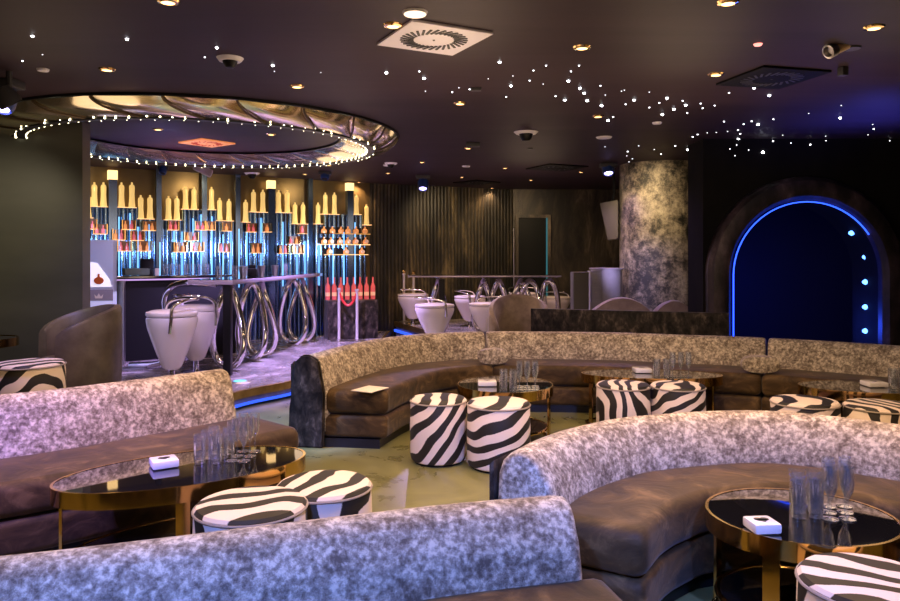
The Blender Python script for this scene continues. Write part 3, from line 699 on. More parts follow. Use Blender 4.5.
moving_head(423, 184, 11.5, 1.0, 'stage light with violet glare before the ribbed wall', 'led_violet', 150, (.2, 10.5, 0), (.62, .45, 1))
moving_head(608, 168, 10.0, 1.0, 'stage light with violet glare beside the silver column', 'led_violet', 28, (2.0, 8.8, 0), (.6, .35, 1))
moving_head(476, 77, 5.5, .35, 'small dark spotlight on ceiling between left star groups', 'charcoal')
moving_head(473, 138, 8.2, .7, 'dark moving spotlight above orange lamp in mid ceiling', 'charcoal')
moving_head(163, 170, 9.6, .6, 'dark lamp hanging before the left bar shelves', 'black')
moving_head(325, 175, 11.0, .8, 'dark lamp hanging before the right bar shelves', 'black')
def dome(px, py, r, label):
    c = P(px, py, CEIL); o = thing('dome_camera', label, 'camera', c)
    bm = bmesh.new(); lathe(bm, [(0, -.02), (r * .8, -.022), (r, 0), (0, 0)], 28); link('dome_base', bm, 'white', o)
    bm = bmesh.new(); lathe(bm, [(0, -r * .8), (r * .3, -r * .72), (r * .5, -r * .45), (r * .56, -.02), (0, -.02)], 24); link('dome_lens', bm, 'black', o)
    return o
dome(230, 58, .085, 'white dome security camera on ceiling between ring and stars')
dome(526, 132, .125, 'white dome camera on ceiling beside the star field')
dome(391, 163, .09, 'pale dome camera just beyond the right tip of ring')
dome(252, 173, .12, 'white dome camera hanging above the bar display')
c = PD(203, 170, 10.2); o = thing('wall_projector', 'pale slanted projector hanging above the bar shelves', 'projector', c)
bm = bmesh.new(); box(bm, (0, 0, 0), (.26, .18, .10), .3, .02, (D(25), 'Y')); link('projector_body', bm, 'mauve', o)
bm = bmesh.new(); tube(bm, [(0, 0, .04), (0, 0, CEIL - c.z)], .015, 8); link('mount', bm, 'black', o)
# bullet camera
c = PD(840, 46, 4.4); o = thing('bullet_camera', 'gold cylindrical bullet camera on a ceiling bracket at top right', 'camera', c, D(0))
bm = bmesh.new(); mt = Matrix.Rotation(D(-62), 4, 'Y') @ Matrix.Rotation(D(18), 4, 'X')
mt = Vector((-.85, -.22, -.42)).to_track_quat('Z', 'Y').to_matrix().to_4x4()
lathe(bm, [(0, -.10), (.034, -.10), (.039, -.09), (.039, .05), (.0, .05)], 24, mat=mt); link('camera_body', bm, plain('champagne metal', (.95, .68, .42), .4, .2), o)
bm = bmesh.new(); lathe(bm, [(0, .05), (.043, .05), (.043, .095), (.032, .098), (.024, .07), (0, .068)], 24, mat=mt); link('lens_hood', bm, 'steel', o)
bm = bmesh.new(); tube(bm, [(.05, .03, .03), (.075, .03, .05), (.085, .03, CEIL - c.z)], .011, 8); link('bracket', bm, 'white', o)
bm = bmesh.new(); lathe(bm, [(0, -.01), (.05, -.01), (.055, 0), (0, 0)], 20, c=(.085, .03, CEIL - c.z)); link('ceiling_plate', bm, 'charcoal', o)
c = P(843, 67, CEIL); o = thing('small_sensor', 'small dark ceiling sensor below the gold bullet camera', 'sensor', c)
bm = bmesh.new(); box(bm, (0, 0, -.03), (.05, .05, .06), .3, .008); link('sensor_body', bm, 'charcoal', o)
c = PD(530, 145, 8.6); bm = bmesh.new(); box(bm, (0, 0, 0), (.05, .06, .1), .3, .012); tube(bm, [(0, 0, .04), (.03, 0, .1), (.03, 0, CEIL - c.z)], .012, 8)
tag(link('small_projector_lamp', bm, 'charcoal', loc=c), 'small black lamp on bracket beside the white dome camera', 'light')

# ------------------------------------------------------------------ bar display
dT = (D1 - D0).normalized(); dN = Vector((dT.y, -dT.x, 0))
def DW(px, py, off=0.0):
    """point where the photo ray meets the display plane moved 'off' into the room"""
    o = D0 + dN * off; k = (px - 450) / F            # x = k*y
    t = (k * o.y - o.x) / (dT.x - k * dT.y); p = o + dT * t
    return Vector((p.x, p.y, CH - (py - HZ) * p.y / F))
drz = math.atan2(dT.y, dT.x)
disp = thing('bar_shelf_display', 'wide bar display of blue mirrored tubes in stepped heights', 'bar display', D0)
tall = [(89, 195, 218), (94.4, 182.9, 206.7), (103.5, 182.9, 206.7), (121.5, 183, 207.5), (131.9, 183, 207.5), (140.7, 195.7, 219), (150, 195.7, 219), (168.5, 196.6, 220), (176.9, 196.6, 220), (185.5, 187.5, 209.4), (194, 187.5, 209.4), (211.5, 187.5, 209.8), (219.6, 198.5, 220.4), (229, 199.4, 221.3), (245.6, 200.3, 222.2), (253.5, 190.2, 212.2), (262.8, 190.2, 212.2), (278.6, 190.8, 212.7), (287.4, 190.8, 212.7), (295, 203, 224), (303, 203, 224), (318, 203, 224), (325.3, 193, 214.3), (334.4, 193, 214.3), (356.4, 194.8, 214.6), (366.5, 204.9, 225)]
bp = None
def ploc(p): return p - D0
px = 87.5; k = 0
while px < 369:
    near = min(tall, key=lambda t: abs(t[0] - px)); a = DW(px, near[2], .12)
    bm = bmesh.new(); z0 = PLAT; r = .036 if k % 3 else .026
    q = a - D0; lathe(bm, [(0, z0), (r, z0), (r, a.z), (0, a.z)], 14, c=(q.x, q.y, 0)); link('mirror_tube', bm, ('tube_blue', 'tube_dark', 'tube_blue', 'tube_dark')[k % 4], disp)
    px += 4.4; k += 1
px = 91
while px < 369:
    near = min(tall, key=lambda t: abs(t[0] - px)); a = DW(px, near[2] + 5 + random.random() * 18, .165)
    bm = bmesh.new(); q = a - D0; lathe(bm, [(0, 1.0), (.0065, 1.0), (.0065, a.z), (0, a.z)], 8, c=(q.x, q.y, 0)); link('added_glow_rod', bm, 'glow_ice', disp)  # thin glowing rods added for the mirror tubes to reflect
    px += random.choice((8, 11, 14))
# step shelves beneath groups of tall bottles
i = 0
while i < len(tall):
    j = i
    while j + 1 < len(tall) and abs(tall[j + 1][2] - tall[i][2]) < 1.2 and tall[j + 1][0] - tall[j][0] < 13: j += 1
    a = DW(tall[i][0] - 4, tall[i][2], .12); b = DW(tall[j][0] + 4, tall[j][2], .12); m_ = (a + b) / 2 - D0
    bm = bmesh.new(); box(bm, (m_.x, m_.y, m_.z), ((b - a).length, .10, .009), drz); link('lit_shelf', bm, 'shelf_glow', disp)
    i = j + 1
for px in (158.5, 204, 237.5, 310): 
    a = DW(px, 181, .13); bm = bmesh.new(); q = a - D0; box(bm, (q.x, q.y, (PLAT + CEIL) / 2), (.075, .07, CEIL - PLAT - .003), drz); link('mirror_post', bm, 'tube_dark', disp)
for px in (112.5, 271, 349.5):
    top = DW(px, 178 if px < 200 else 188, .13); q = top - D0
    bm = bmesh.new(); box(bm, (q.x, q.y, (PLAT + top.z) / 2), (.11, .09, top.z - PLAT), drz); link('mirror_post', bm, 'tube_dark', disp)
    bm = bmesh.new(); box(bm, (q.x, q.y, top.z + (CEIL - top.z) / 2 - .04), (.12, .10, .13), drz); link('lamp_block', bm, emis('lamp block', (1, .62, .25), 1.2), disp)
# champagne bottles
def bottle_bm(h, r):
    bm = bmesh.new(); lathe(bm, [(0, 0), (r * 1.08, 0), (r * 1.08, h * .06), (r * .95, h * .22), (r * .84, h * .5), (r * .92, h * .80), (r * .78, h * .88), (r * .34, h * .91), (r * .30, h * .96), (r * .36, h * .965), (r * .3, h), (0, h)], 18); return bm
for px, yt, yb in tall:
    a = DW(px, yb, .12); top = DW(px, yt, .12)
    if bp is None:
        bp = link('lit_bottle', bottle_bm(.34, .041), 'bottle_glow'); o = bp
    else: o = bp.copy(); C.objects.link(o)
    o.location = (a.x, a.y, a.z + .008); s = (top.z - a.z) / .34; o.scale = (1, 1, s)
    if yb < 216: tag(o, 'backlit amber bottle on a higher step of the tube display', 'bottle', 'lit bottles on higher steps')
    else: tag(o, 'backlit amber bottle on a lower step of the tube display', 'bottle', 'lit bottles on lower steps')
# small niches with bottles
M['copper_board'] = plain('copper board', (.12, .06, .04), .4, .3, ecol=(1, .35, .15), estr=.03)  # faint shelf light on the board put in as emission
niches = [(89, 219, 229, 12), (100, 224, 234, 11), (118.5, 229, 240, 10), (128.5, 220, 229.5, 11), (137, 231, 240.5, 11), (149, 221, 230.5, 11), (107, 240, 251, 10), (124, 241, 251, 11), (143.7, 241, 251, 12), (173, 221, 230, 9), (200, 221, 230, 9), (209.5, 221, 230, 9), (191, 232, 240.5, 12), (180, 242, 252, 11), (197, 242, 251.5, 11), (224, 243, 252, 10), (226.5, 222, 231, 8), (251, 223, 232, 9), (267, 223, 232, 8), (255.7, 243, 253, 9), (302, 225, 233.6, 8), (293.7, 236, 244, 11), (283, 245, 253.5, 9), (298, 245, 253.5, 10)]
def niche_bottle(p, h, r, m, lab, grp, round_=False):
    bm = bmesh.new()
    if round_: lathe(bm, [(0, 0), (r * .8, 0), (r, h * .3), (r * .9, h * .6), (r * .3, h * .75), (r * .3, h), (0, h)], 14)
    else: lathe(bm, [(0, 0), (r * .8, 0), (r * .8, h * .55), (r * .3, h * .72), (r * .3, h), (0, h)], 14)
    o = link('liquor_bottle', bm, m, loc=p); return tag(o, lab, 'bottle', grp)
for px, yt, yb, w in niches:
    b = DW(px, yb, .20); t = DW(px, yt, .20); h = t.z - b.z; W = w * b.y / F * 1.12
    bx = thing('display_box', 'small gold-lit box shelf fixed among the blue tubes', 'shelf', b, drz, 'lit box shelves on the tube display')
    bm = bmesh.new(); box(bm, (0, .035, h / 2), (W, .01, h)); link('back_board', bm, 'led_amber', bx) if False else link('back_board', bm, M['copper_board'], bx)
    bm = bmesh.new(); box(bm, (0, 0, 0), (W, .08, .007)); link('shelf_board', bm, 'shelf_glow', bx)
    bm = bmesh.new()
    box(bm, (-W / 2, 0, h / 2), (.008, .08, h)); link('side_board', bm, 'gold', bx)
    bm = bmesh.new(); box(bm, (W / 2, 0, h / 2), (.008, .08, h)); link('side_board', bm, 'gold', bx)
    n = 2 if w > 8 else 1
    for q in range(n):
        off = (q - (n - 1) / 2) * W * .48; p = b + dT * off + Vector((0, 0, .006)) - dN * 0
        niche_bottle(p, h * random.uniform(.75, .92), .028, random.choice(['amber_bottle', 'amber_bottle', 'pink_bottle']), 'small amber liquor bottle in a lit box among the tubes', 'bottles in lit boxes', n == 1)
# long shelves at right end
for (x0, x1, yb, pxs) in ((319, 369, 244.2, (324, 331, 340, 347.7, 355.5, 365.5)), (325, 367, 254.3, (329.5, 346, 361.8)), (321, 369, 233.5, (324, 332.5, 341, 348, 356, 365))):
    a = DW(x0, yb, .20); b = DW(x1, yb, .20); m_ = (a + b) / 2
    sh = thing('long_shelf', {244.2: 'middle gold-lit bottle shelf at right end of tube display', 254.3: 'lowest gold-lit bottle shelf at right end of tube display', 233.5: 'upper dim bottle shelf at right end of tube display'}[yb], 'shelf', m_, drz)
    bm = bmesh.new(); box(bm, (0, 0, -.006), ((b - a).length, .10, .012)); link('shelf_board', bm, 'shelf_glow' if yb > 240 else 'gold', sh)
    bm = bmesh.new(); box(bm, (0, .05, .05), ((b - a).length, .01, .11)); link('back_board', bm, 'black', sh)
    for px in pxs:
        p = DW(px, yb, .20) + Vector((0, 0, .001))
        o = thing('liquor_bottle', 'squat bottle with round pale label on right end shelves' if yb > 240 else 'slim dim red bottle on the upper right end shelf', 'bottle', p, drz, 'round label bottles' if yb > 240 else 'dim red bottles')
        bm = bmesh.new(); lathe(bm, [(0, 0), (.04, 0), (.048, .03), (.045, .06), (.015, .085), (.015, .115), (0, .115)], 16); link('bottle_body', bm, 'amber_bottle', o)
        if yb > 240:
            bm = bmesh.new(); lathe(bm, [(0, 0), (.032, 0), (.032, .006), (0, .006)], 18, mat=Matrix.Rotation(PI / 2, 4, 'X'), c=(0, -.046, .045)); link('round_label', bm, 'copper_disc', o)

# main bar counter in front of the display
def oriented(name, a, b, w, z0, z1, m, parent=None, bev=.004, loc=None):
    a = Vector((*a, 0)); b = Vector((*b, 0)); c = (a + b) / 2; t = b - a
    bm = bmesh.new(); box(bm, (0, 0, (z0 + z1) / 2), (t.length, w, z1 - z0), 0, bev)
    return link(name, bm, m, parent, loc=c - (parent.location if parent else Vector((0, 0, 0))), rz=math.atan2(t.y, t.x))
BA, BB = Vector((-4.75, 8.95, 0)), Vector((-3.02, 10.13, 0))
bar = thing('bar_counter', 'long dark bar counter in front of the blue tube display', 'bar', (BA + BB) / 2)
bl = bar.location.copy()
def barpart(name, off, w, z0, z1, m, trim0=0, trim1=0):
    t = (BB - BA).normalized(); nn = Vector((t.y, -t.x, 0)); a = BA + t * trim0 + nn * off; b = BB - t * trim1 + nn * off
    return oriented(name, a[:2], b[:2], w, z0, z1, m, bar)
barpart('counter_top', 0, .55, 1.19, 1.235, 'black_glass'); barpart('bar_front', 0, .42, PLAT, 1.19, plain('matt black front', (.006, .006, .008), .6, 0, spec=.2)); barpart('light_edge', .27, .012, 1.18, 1.2, emis('violet bar edge', (.6, .35, .8), .6))
c = PD(121, 316, 8.9); bm = bmesh.new(); box(bm, (0, 0, 0), (.09, .09, 1.02), .2, .006); tag(link('steel_post', bm, 'steel', loc=(c.x, c.y, PLAT + .51)), 'brushed steel post standing before the bar near the display stand', 'post')
# items on bar: by pixel column along the bar top line
def on_bar(px, off=0):
    k = (px - 450) / F; t = (BB - BA).normalized(); nn = Vector((t.y, -t.x, 0)); o = BA + nn * off
    s = (k * o.y - o.x) / (t.x - k * t.y); p = o + t * s; return Vector((p.x, p.y, 1.2355))
p = on_bar(136); bm = bmesh.new(); box(bm, (0, 0, .05), (.30, .22, .09), .55, .02); tag(link('cloth_bundle', bm, plain('sage cloth', (.12, .17, .12), .7), loc=p), 'folded green-grey cloth bundle on the bar top', 'cloth')
p = on_bar(147); o = thing('cash_register', 'black cash register screen on the bar top', 'register', p, .3)
bm = bmesh.new(); box(bm, (0, 0, .04), (.16, .18, .08), 0, .01); link('register_base', bm, 'black', o)
bm = bmesh.new(); box(bm, (0, .0, .15), (.17, .03, .13), 0, .008, (-.25, 'X')); link('screen', bm, 'black', o)
p = on_bar(157); bm = bmesh.new(); box(bm, (0, 0, .045), (.05, .05, .09), .3, .006); tag(link('card_box', bm, 'paper', loc=p), 'small cream box on the bar beside the register', 'box')
gl = None
for px in (166, 172, 178, 186, 193, 200, 207):
    p = on_bar(px, .05)
    put(tp, p.x, p.y, p.z, 'clear glass standing on the long dark bar top', 'glasses on the bar')
for k_, (x_, y_) in enumerate(((-2.52, 8.95), (-2.44, 9.5), (-2.36, 9.9))):
    o = thing('cocktail_shaker', ('front', 'middle', 'rear')[k_] + ' steel shaker cup in the row on the long chrome loop table', 'shaker', (x_, y_, 1.2315))
    bm = bmesh.new(); lathe(bm, [(0, 0), (.035, 0), (.05, .10), (.052, .13), (.045, .13), (.03, .02), (0, .015)], 20); link('cup', bm, 'steel', o)
o = thing('black_caddy', 'small black napkin caddy on the long chrome loop table', 'caddy', (-2.48, 9.22, 1.2315), .2)
bm = bmesh.new(); box(bm, (0, 0, .05), (.12, .12, .10), 0, .01); link('caddy_box', bm, 'black', o)
bm = bmesh.new(); box(bm, (0, 0, .12), (.08, .015, .05), 0, .004); link('handle', bm, 'black', o)
for x_, y_ in ((-2.62, 8.35), (-2.52, 8.6), (-2.44, 8.75), (-2.3, 10.3)):
    put(tp, x_, y_, 1.2315, 'clear glass standing on the long chrome loop table', 'glasses on the long loop table')
# right end velvet block with pink bottles
c = P(358, 297, .62) if False else None
eb = oriented('velvet_bar_end', (-1.98, 11.7), (-1.22, 11.95), .45, PLAT, .78, 'dark_velvet'); tag(eb, 'dark crushed velvet block at the right end of the bar', 'bar')
for k, (x, y) in enumerate(((-2.0 + .10 * i, 11.78 + .033 * i) for i in range(8))):
    p = Vector((x + .04, y, .781))
    o = thing('pink_bottle', 'red-lit pink bottle standing on the velvet block at bar end', 'bottle', p, 0, 'pink bottles on the velvet block')
    bm = bmesh.new(); lathe(bm, [(0, 0), (.038, 0), (.038, .21), (.014, .27), (.014, .36), (0, .36)], 16); link('bottle_body', bm, 'pink_bottle', o)
    bm = bmesh.new(); lathe(bm, [(0, .06), (.0385, .06), (.0385, .12), (0, .12)], 16); link('bottle_label', bm, 'copper_disc', o)
# stanchions
M['pole'] = plain('satin pole', (.75, .70, .75), .4, .6)
def stanchion(px, yb, yt, z0, label, ball=False, br=.14):
    c = P(px, yb, z0); top = CH - (yt - HZ) * c.y / F - z0
    o = thing('stanchion', label, 'stanchion', c)
    bm = bmesh.new(); lathe(bm, [(0, 0), (br, 0), (br, .012), (.03, .03), (0, .03)], 28); link('stanchion_base', bm, 'steel', o)
    bm = bmesh.new(); lathe(bm, [(0, .02), (.022, .02), (.022, top), (.032, top), (.032, top + .03), (0, top + .035)], 16); link('pole', bm, M['pole'], o)
    if ball: bm = bmesh.new(); bmesh.ops.create_uvsphere(bm, u_segments=16, v_segments=10, radius=.035); xf(bm, bm.verts, Matrix.Translation((0, 0, top + .06))); link('ball_finial', bm, 'gold', o)
    return c, top
c1, t1 = stanchion(339, 341, 290, PLAT, 'chrome rope post, left of the pair before the velvet block')
c2, t2 = stanchion(357, 341, 291, PLAT, 'chrome rope post, right of the pair before the velvet block')
a = Vector((c1.x, c1.y, PLAT + t1 - .03)); b = Vector((c2.x, c2.y, PLAT + t2 - .03))
bm = bmesh.new(); pts = []
for i in range(17):
    t = i / 16; q = a.lerp(b, t); q.z -= .20 * (1 - (2 * t - 1) ** 2); pts.append(q)
tube(bm, pts, .02, 10); tag(link('barrier_rope', bm, 'red'), 'red barrier rope hung between the two chrome posts', 'rope')

# display stand with crown and bottle picture
c = P(102, 340, PLAT); c = Vector((-3.87, 8.15, PLAT)); o = thing('advertising_stand', 'tall frosted white stand with crown mark and amber bottle picture', 'display stand', c, .25)
W = 26 * 8.15 / F; ztop = CH - (240 - HZ) * 8.15 / F - PLAT
bm = bmesh.new(); box(bm, (0, 0, .46), (W, .22, .92), 0, .008); link('stand_body', bm, plain('blue white acrylic', (.60, .64, .85), .35, 0, ecol=(.5, .55, 1), estr=.22), o)  # stand body brightened by emission in its material
bm = bmesh.new(); box(bm, (0, 0, ztop / 2 + .46), (W, .20, ztop - .92), 0, .004); link('clear_case', bm, 'ice', o)
bm = bmesh.new(); prism(bm, [(-W * .45, .98), (W * .45, .98), (W * .38, 1.06), (-W * .05, 1.24), (-W * .45, 1.26)], 0, .006); xf(bm, bm.verts, Matrix.Translation((0, -.105, 0)) @ Matrix.Rotation(PI / 2, 4, 'X')); link('white_card', bm, plain('lit white card', (.85, .85, .95), .5, 0, ecol=(.8, .8, 1), estr=.4), o)  # card brightness put in as emission
bm = bmesh.new(); lathe(bm, [(0, 0), (.052, 0), (.048, .02), (0, .02)], 20, sy=.8, mat=Matrix.Rotation(PI / 2, 4, 'X'), c=(0, -.108, 1.05)); prism(bm, [(-.012, .03), (.012, .03), (.009, .085), (-.009, .085)], 0, .018)
xf(bm, [v for v in bm.verts if v.co.z < .02 and v.co.y > 0], Matrix.Translation((0, -.112, 1.04)) @ Matrix.Rotation(PI / 2, 4, 'X')); link('bottle_picture', bm, 'amber_print', o)
bm = bmesh.new(); prism(bm, [(-.035, 0), (.035, 0), (.045, .045), (.02, .02), (0, .055), (-.02, .02), (-.045, .045)], 0, .006); xf(bm, bm.verts, Matrix.Translation((0, -.112, .855)) @ Matrix.Rotation(PI / 2, 4, 'X')); link('crown_mark', bm, 'white', o)
bm = bmesh.new(); box(bm, (0, -.112, .89), (W, .006, .12)); link('grey_band', bm, plain('grey lilac band', (.30, .30, .42), .4), o)
bm = bmesh.new(); box(bm, (.01, -.113, .70), (.16, .008, .05), 0, .003); link('raised_plate', bm, plain('lilac plate', (.42, .40, .56), .4), o)

# ------------------------------------------------------------------ chrome loop tables and egg stools
def loop_pts(w0, w1, h, n=40, twist=0):
    out = []
    for i in range(n):
        a = 2 * PI * i / n; s = (1 - math.cos(a)) / 2        # 0 bottom -> 1 top
        w = w0 * (1 - s) + w1 * s; x = math.sin(a) * w; z = h * s
        out.append((x, twist * math.sin(a) * (s - .5), z))
    return out
def loop_table(label, A, B, w, top, z0, loops, post=None, cat='table', tk=.05):
    A = Vector((*A, 0)); B = Vector((*B, 0)); c = (A + B) / 2; t = B - A; rz = math.atan2(t.y, t.x)
    o = thing('bar_table', label, cat, (c.x, c.y, z0), rz, 'chrome loop tables')
    h = top - z0; L = t.length
    bm = bmesh.new(); box(bm, (0, 0, h - tk / 2), (L, w, tk), 0, .006); link('glass_top', bm, plain('lilac acrylic top', (.55, .48, .62), .08, .2, trans=.35), o)
    bm = bmesh.new(); box(bm, (0, 0, h + .003), (L * .99, w * .98, .006)); link('top_plate', bm, 'black_glass', o)
    for (s, wd, ang, tw) in loops:
        bm = bmesh.new(); tube(bm, loop_pts(wd, wd * .45, h - .12, 40, tw), .039, 12, True)
        xf(bm, bm.verts, Matrix.Translation((s * L / 2, 0, .036)) @ Matrix.Rotation(ang - rz, 4, 'Z')); link('chrome_loop', bm, 'chrome', o, 60)
    for (s, v) in (post or []):
        bm = bmesh.new(); box(bm, (s * L / 2, v * w / 2, (h - .05) / 2), (.085, .085, h - .05), -rz, .004); link('black_post', bm, 'black', o)
    return o
TT = 1.225
loop_table('long chrome loop table running from the white stools toward the bar', (-2.63, 8.05), (-2.22, 11.35), .52, TT, PLAT,
           [(-.72, .22, .35, .35), (-.30, .22, .2, .3), (-.1, .22, -.25, -.3), (.62, .24, .25, .3), (.86, .24, -.2, -.3)], [(-.94, -.62)])
# big C tube beside the first stools
o = thing('chrome_pipe_stand', 'large curved chrome pipe arching behind the two left white stools', 'pipe', (-3.2, 8.6, PLAT))
bm = bmesh.new(); pp = catmull([(.55, -.25, 1.0), (.25, -.2, 1.02), (-.05, 0, .96), (-.17, .05, .78), (-.10, .05, .55), (0, 0, .36), (-.04, 0, .17), (-.22, 0, .06), (-.55, 0, .04)], 8)
tube(bm, pp, .036, 12); link('pipe', bm, 'chrome', o, 60)
bm = bmesh.new(); box(bm, (-.5, 0, .006), (.3, .2, .012), 0, .003); link('foot_plate', bm, 'steel', o)

def stool_proto():
    o = thing('egg_stool', 'x', 'stool')
    bm = bmesh.new(); lathe(bm, [(0, .13), (.07, .13), (.10, .16), (.155, .30), (.205, .44), (.245, .56), (.258, .63), (.255, .665), (.24, .675), (0, .675)], 40); link('stool_body', bm, 'white_gloss', o, 50)
    bm = bmesh.new(); lathe(bm, [(0, .675), (.252, .68), (.262, .70), (.255, .722), (.20, .738), (0, .748)], 40); link('seat_pad', bm, 'white_gloss', o, 50)
    bm = bmesh.new(); tube(bm, catmull([(.262, -.05, .52), (.275, -.04, .64), (.268, -.02, .78), (.22, .10, .84), (0, .26, .85), (-.22, .10, .84), (-.268, -.02, .78), (-.275, -.04, .64), (-.262, -.05, .52)], 7), .017, 10); link('back_hoop', bm, 'chrome', o, 60)
    bm = bmesh.new(); lathe(bm, [(0, 0), (.16, 0), (.16, .012), (.035, .03), (.03, .135), (0, .135)], 28); link('pedestal', bm, 'chrome', o)
    return o
sp_ = stool_proto(); first = True
def stool(px, yt, w, z0, rz, label, grp='white egg stools'):
    global first
    d = .524 * F / w; zt = CH - (yt - HZ) * d / F; h = zt - z0
    o = sp_ if first else dup(sp_, (0, 0, 0)); first = False
    o.location = ((px - 450) * d / F, d, z0); o.rotation_euler = (0, 0, rz); o.scale = (1, 1, h / .748); o['label'] = label; o['group'] = grp
    return o
stool(172, 309, 50, PLAT, -1.1, 'white egg-shaped stool nearest the left, in front of its twin')
stool(196, 304, 46, PLAT, 2.6, 'white egg-shaped stool behind and right of the leftmost one')
stool(434.5, 303, 40, PLAT2, 2.0, 'large white egg stool behind the black post, centre left')
stool(413, 293, 31, PLAT2, 2.4, 'smaller white egg stool at left end of the rear row')
stool(487, 302, 37, PLAT2, -1.2, 'white egg stool in front, left of the taupe armchair')
stool(470, 295, 32, PLAT2, 1.4, 'white egg stool just behind the front centre one')
stool(556, 296, 30, PLAT2, .6, 'white egg stool between taupe armchair and grey cabinet')
stool(524, 292, 31, PLAT2, .3, 'distant white egg stool behind the taupe armchair')
# rear table
rt = loop_table('rear chrome loop table among white stools, middle of the photo', (-.62, 10.9), (1.62, 11.0), .5, 1.20, PLAT2,
           [(-.6, .16, .3, .3), (.0, .18, .2, .3), (.20, .2, -.3, -.2), (.5, .24, .2, .3), (.62, .22, -.3, .3), (.88, .2, .3, -.2)], [(-.56, -.8)], tk=.025)
c = PD(440, 300, 9.6); bm = bmesh.new(); box(bm, (0, 0, 0), (.12, .12, 1.2), .0, .004)
# taupe armchair, gold stanchions behind stools
stanchion(404, 322.2, 275, PLAT2, 'red and gold topped post, left, behind small white stool', True, .08); stanchion(413.5, 322.2, 276, PLAT2, 'red and gold topped post, right, behind small white stool', True, .08)
def tub_chair(name, label, x, y, z0, rz, m, r=.40, h=.80, low=.55, mseat=None):
    o = thing(name, label, 'armchair', (x, y, z0), rz)
    bm = bmesh.new(); n = 36; rings = []
    for i in range(n + 1):
        a = D(-35) + D(250) * i / n; k = math.sin(PI * i / n) ** .7; H = low + (h - low) * k
        row = []
        for (ro, zz) in ((r * .93, .06), (r, .10), (r * 1.03, H * .6), (r * 1.02, H - .03), (r * .98, H), (r * .86, H + .005), (r * .80, H - .03), (r * .78, H * .6), (r * .76, .30)):
            row.append(bm.verts.new((ro * math.cos(a), ro * math.sin(a), zz)))
        rings.append(row)
    for a, b in zip(rings, rings[1:]):
        for k in range(9): bm.faces.new((a[k], a[(k + 1) % 9], b[(k + 1) % 9], b[k]))
    bm.faces.new(rings[0]); bm.faces.new(rings[-1][::-1]); link('shell_back', bm, m, o, 50)
    bm = bmesh.new(); lathe(bm, [(0, .08), (r * .78, .08), (r * .78, .30), (0, .30)], 32); link('chair_base', bm, m, o)
    bm = bmesh.new(); lathe(bm, [(0, .30), (r * .75, .30), (r * .77, .34), (r * .77, .40), (r * .70, .44), (0, .45)], 32); link('seat_cushion', bm, m, o, 50)
    bm = bmesh.new(); lathe(bm, [(0, 0), (r * .6, 0), (r * .6, .08), (0, .08)], 24); link('plinth', bm, 'black', o)
    return o
tub_chair('tub_armchair', 'dark brown leather tub armchair seen from behind beside black wall', -3.29, 6.44, PLAT, D(-50), 'leather', .375, .88, .66)
tub_chair('tub_armchair', 'taupe velvet tub armchair among the white stools at back', (519 - 450) / F * 9.0, 9.0, 0, D(0), 'taupe', .37, 1.0, .62)
h_, l_ = (None, None)
tub_chair('tub_armchair', 'mauve velvet chair top behind low wall, right one', 2.36 + .62, 8.72, 0, D(-20), 'mauve', .27, .99, .88) if False else None
# low partition
o = oriented('low_wall_panel', (.93, 8.40), (2.93, 7.72), .07, 0, .89, 'dark_velvet', bev=.003); tag(o, 'low dark mottled partition wall behind the far sofa', 'partition')
# low curved bench tops behind partition
def hump(px0, px1, yt, d, label):
    a = PD(px0, 310, d); b = PD(px1, 310, d); zt = CH - (yt - HZ) * d / F; c = (a + b) / 2; L = (b - a).length
    bm = bmesh.new(); n = 20; pr = []
    for i in range(n + 1):
        t = i / n; pr.append((L * (t - .5), .80 + (zt - .80) * math.sin(PI * t) ** .8))
    top = [[bm.verts.new((x, y, z - abs(y) * .15)) for x, z in pr] for y in (-.08, -.04, 0, .04, .08)]; bot = [[bm.verts.new((x, y, 0.0)) for x, z in pr] for y in (-.08, .08)]
    for r0, r1 in zip(top, top[1:]):
        for k in range(n): bm.faces.new((r0[k], r0[k + 1], r1[k + 1], r1[k]))
    for k in range(n): bm.faces.new((bot[0][k], bot[0][k + 1], top[0][k + 1], top[0][k])); bm.faces.new((bot[1][k], bot[1][k + 1], top[-1][k + 1], top[-1][k])); bm.faces.new((bot[0][k], bot[0][k + 1], bot[1][k + 1], bot[1][k]))
    for e in (0, n): bm.faces.new([r[e] for r in top] + [bot[1][e], bot[0][e]])
    return link('bench_back', bm, 'mauve', loc=(c.x, c.y, 0)), label
h_, l_ = hump(590, 652, 297, 8.9, ''); tag(h_, 'mauve padded curved bench back behind low wall, left and larger', 'bench')
h_, l_ = hump(653, 693, 300, 8.9, ''); tag(h_, 'mauve padded bench end rising behind low wall at the column foot', 'bench')

# grey cabinet / DJ unit
c = PD(603, 290, 9.9); zt = CH - (268 - HZ) * 9.9 / F
o = thing('grey_cabinet', 'grey cabinet unit with curved front beside the silver column', 'cabinet', (c.x, c.y, 0))
bm = bmesh.new(); lathe(bm, [(0, .0), (.21, .0), (.21, zt - .02), (0, zt - .02)], 32, c=(.05, .02, 0)); link('curved_body', bm, 'grey_board', o)
bm = bmesh.new(); lathe(bm, [(0, zt - .02), (.23, zt - .02), (.23, zt), (0, zt)], 32, c=(.05, .02, 0)); link('cabinet_top', bm, 'grey_board', o)
bm = bmesh.new(); box(bm, (-.13, -.08, zt / 2 - .015), (.15, .2, zt - .04), 0, .004); link('drawer_column', bm, 'grey_board', o)
for k in range(3):
    dr_ = None; bm = bmesh.new(); box(bm, (-.13, -.187, zt - .14 - k * .19), (.12, .015, .15), 0, .004); dr_ = link('drawer', bm, 'grey_board', o)
    bm = bmesh.new(); box(bm, (-.13, -.20, zt - .13 - k * .19), (.03, .012, .014)); link('knob', bm, 'steel', dr_)
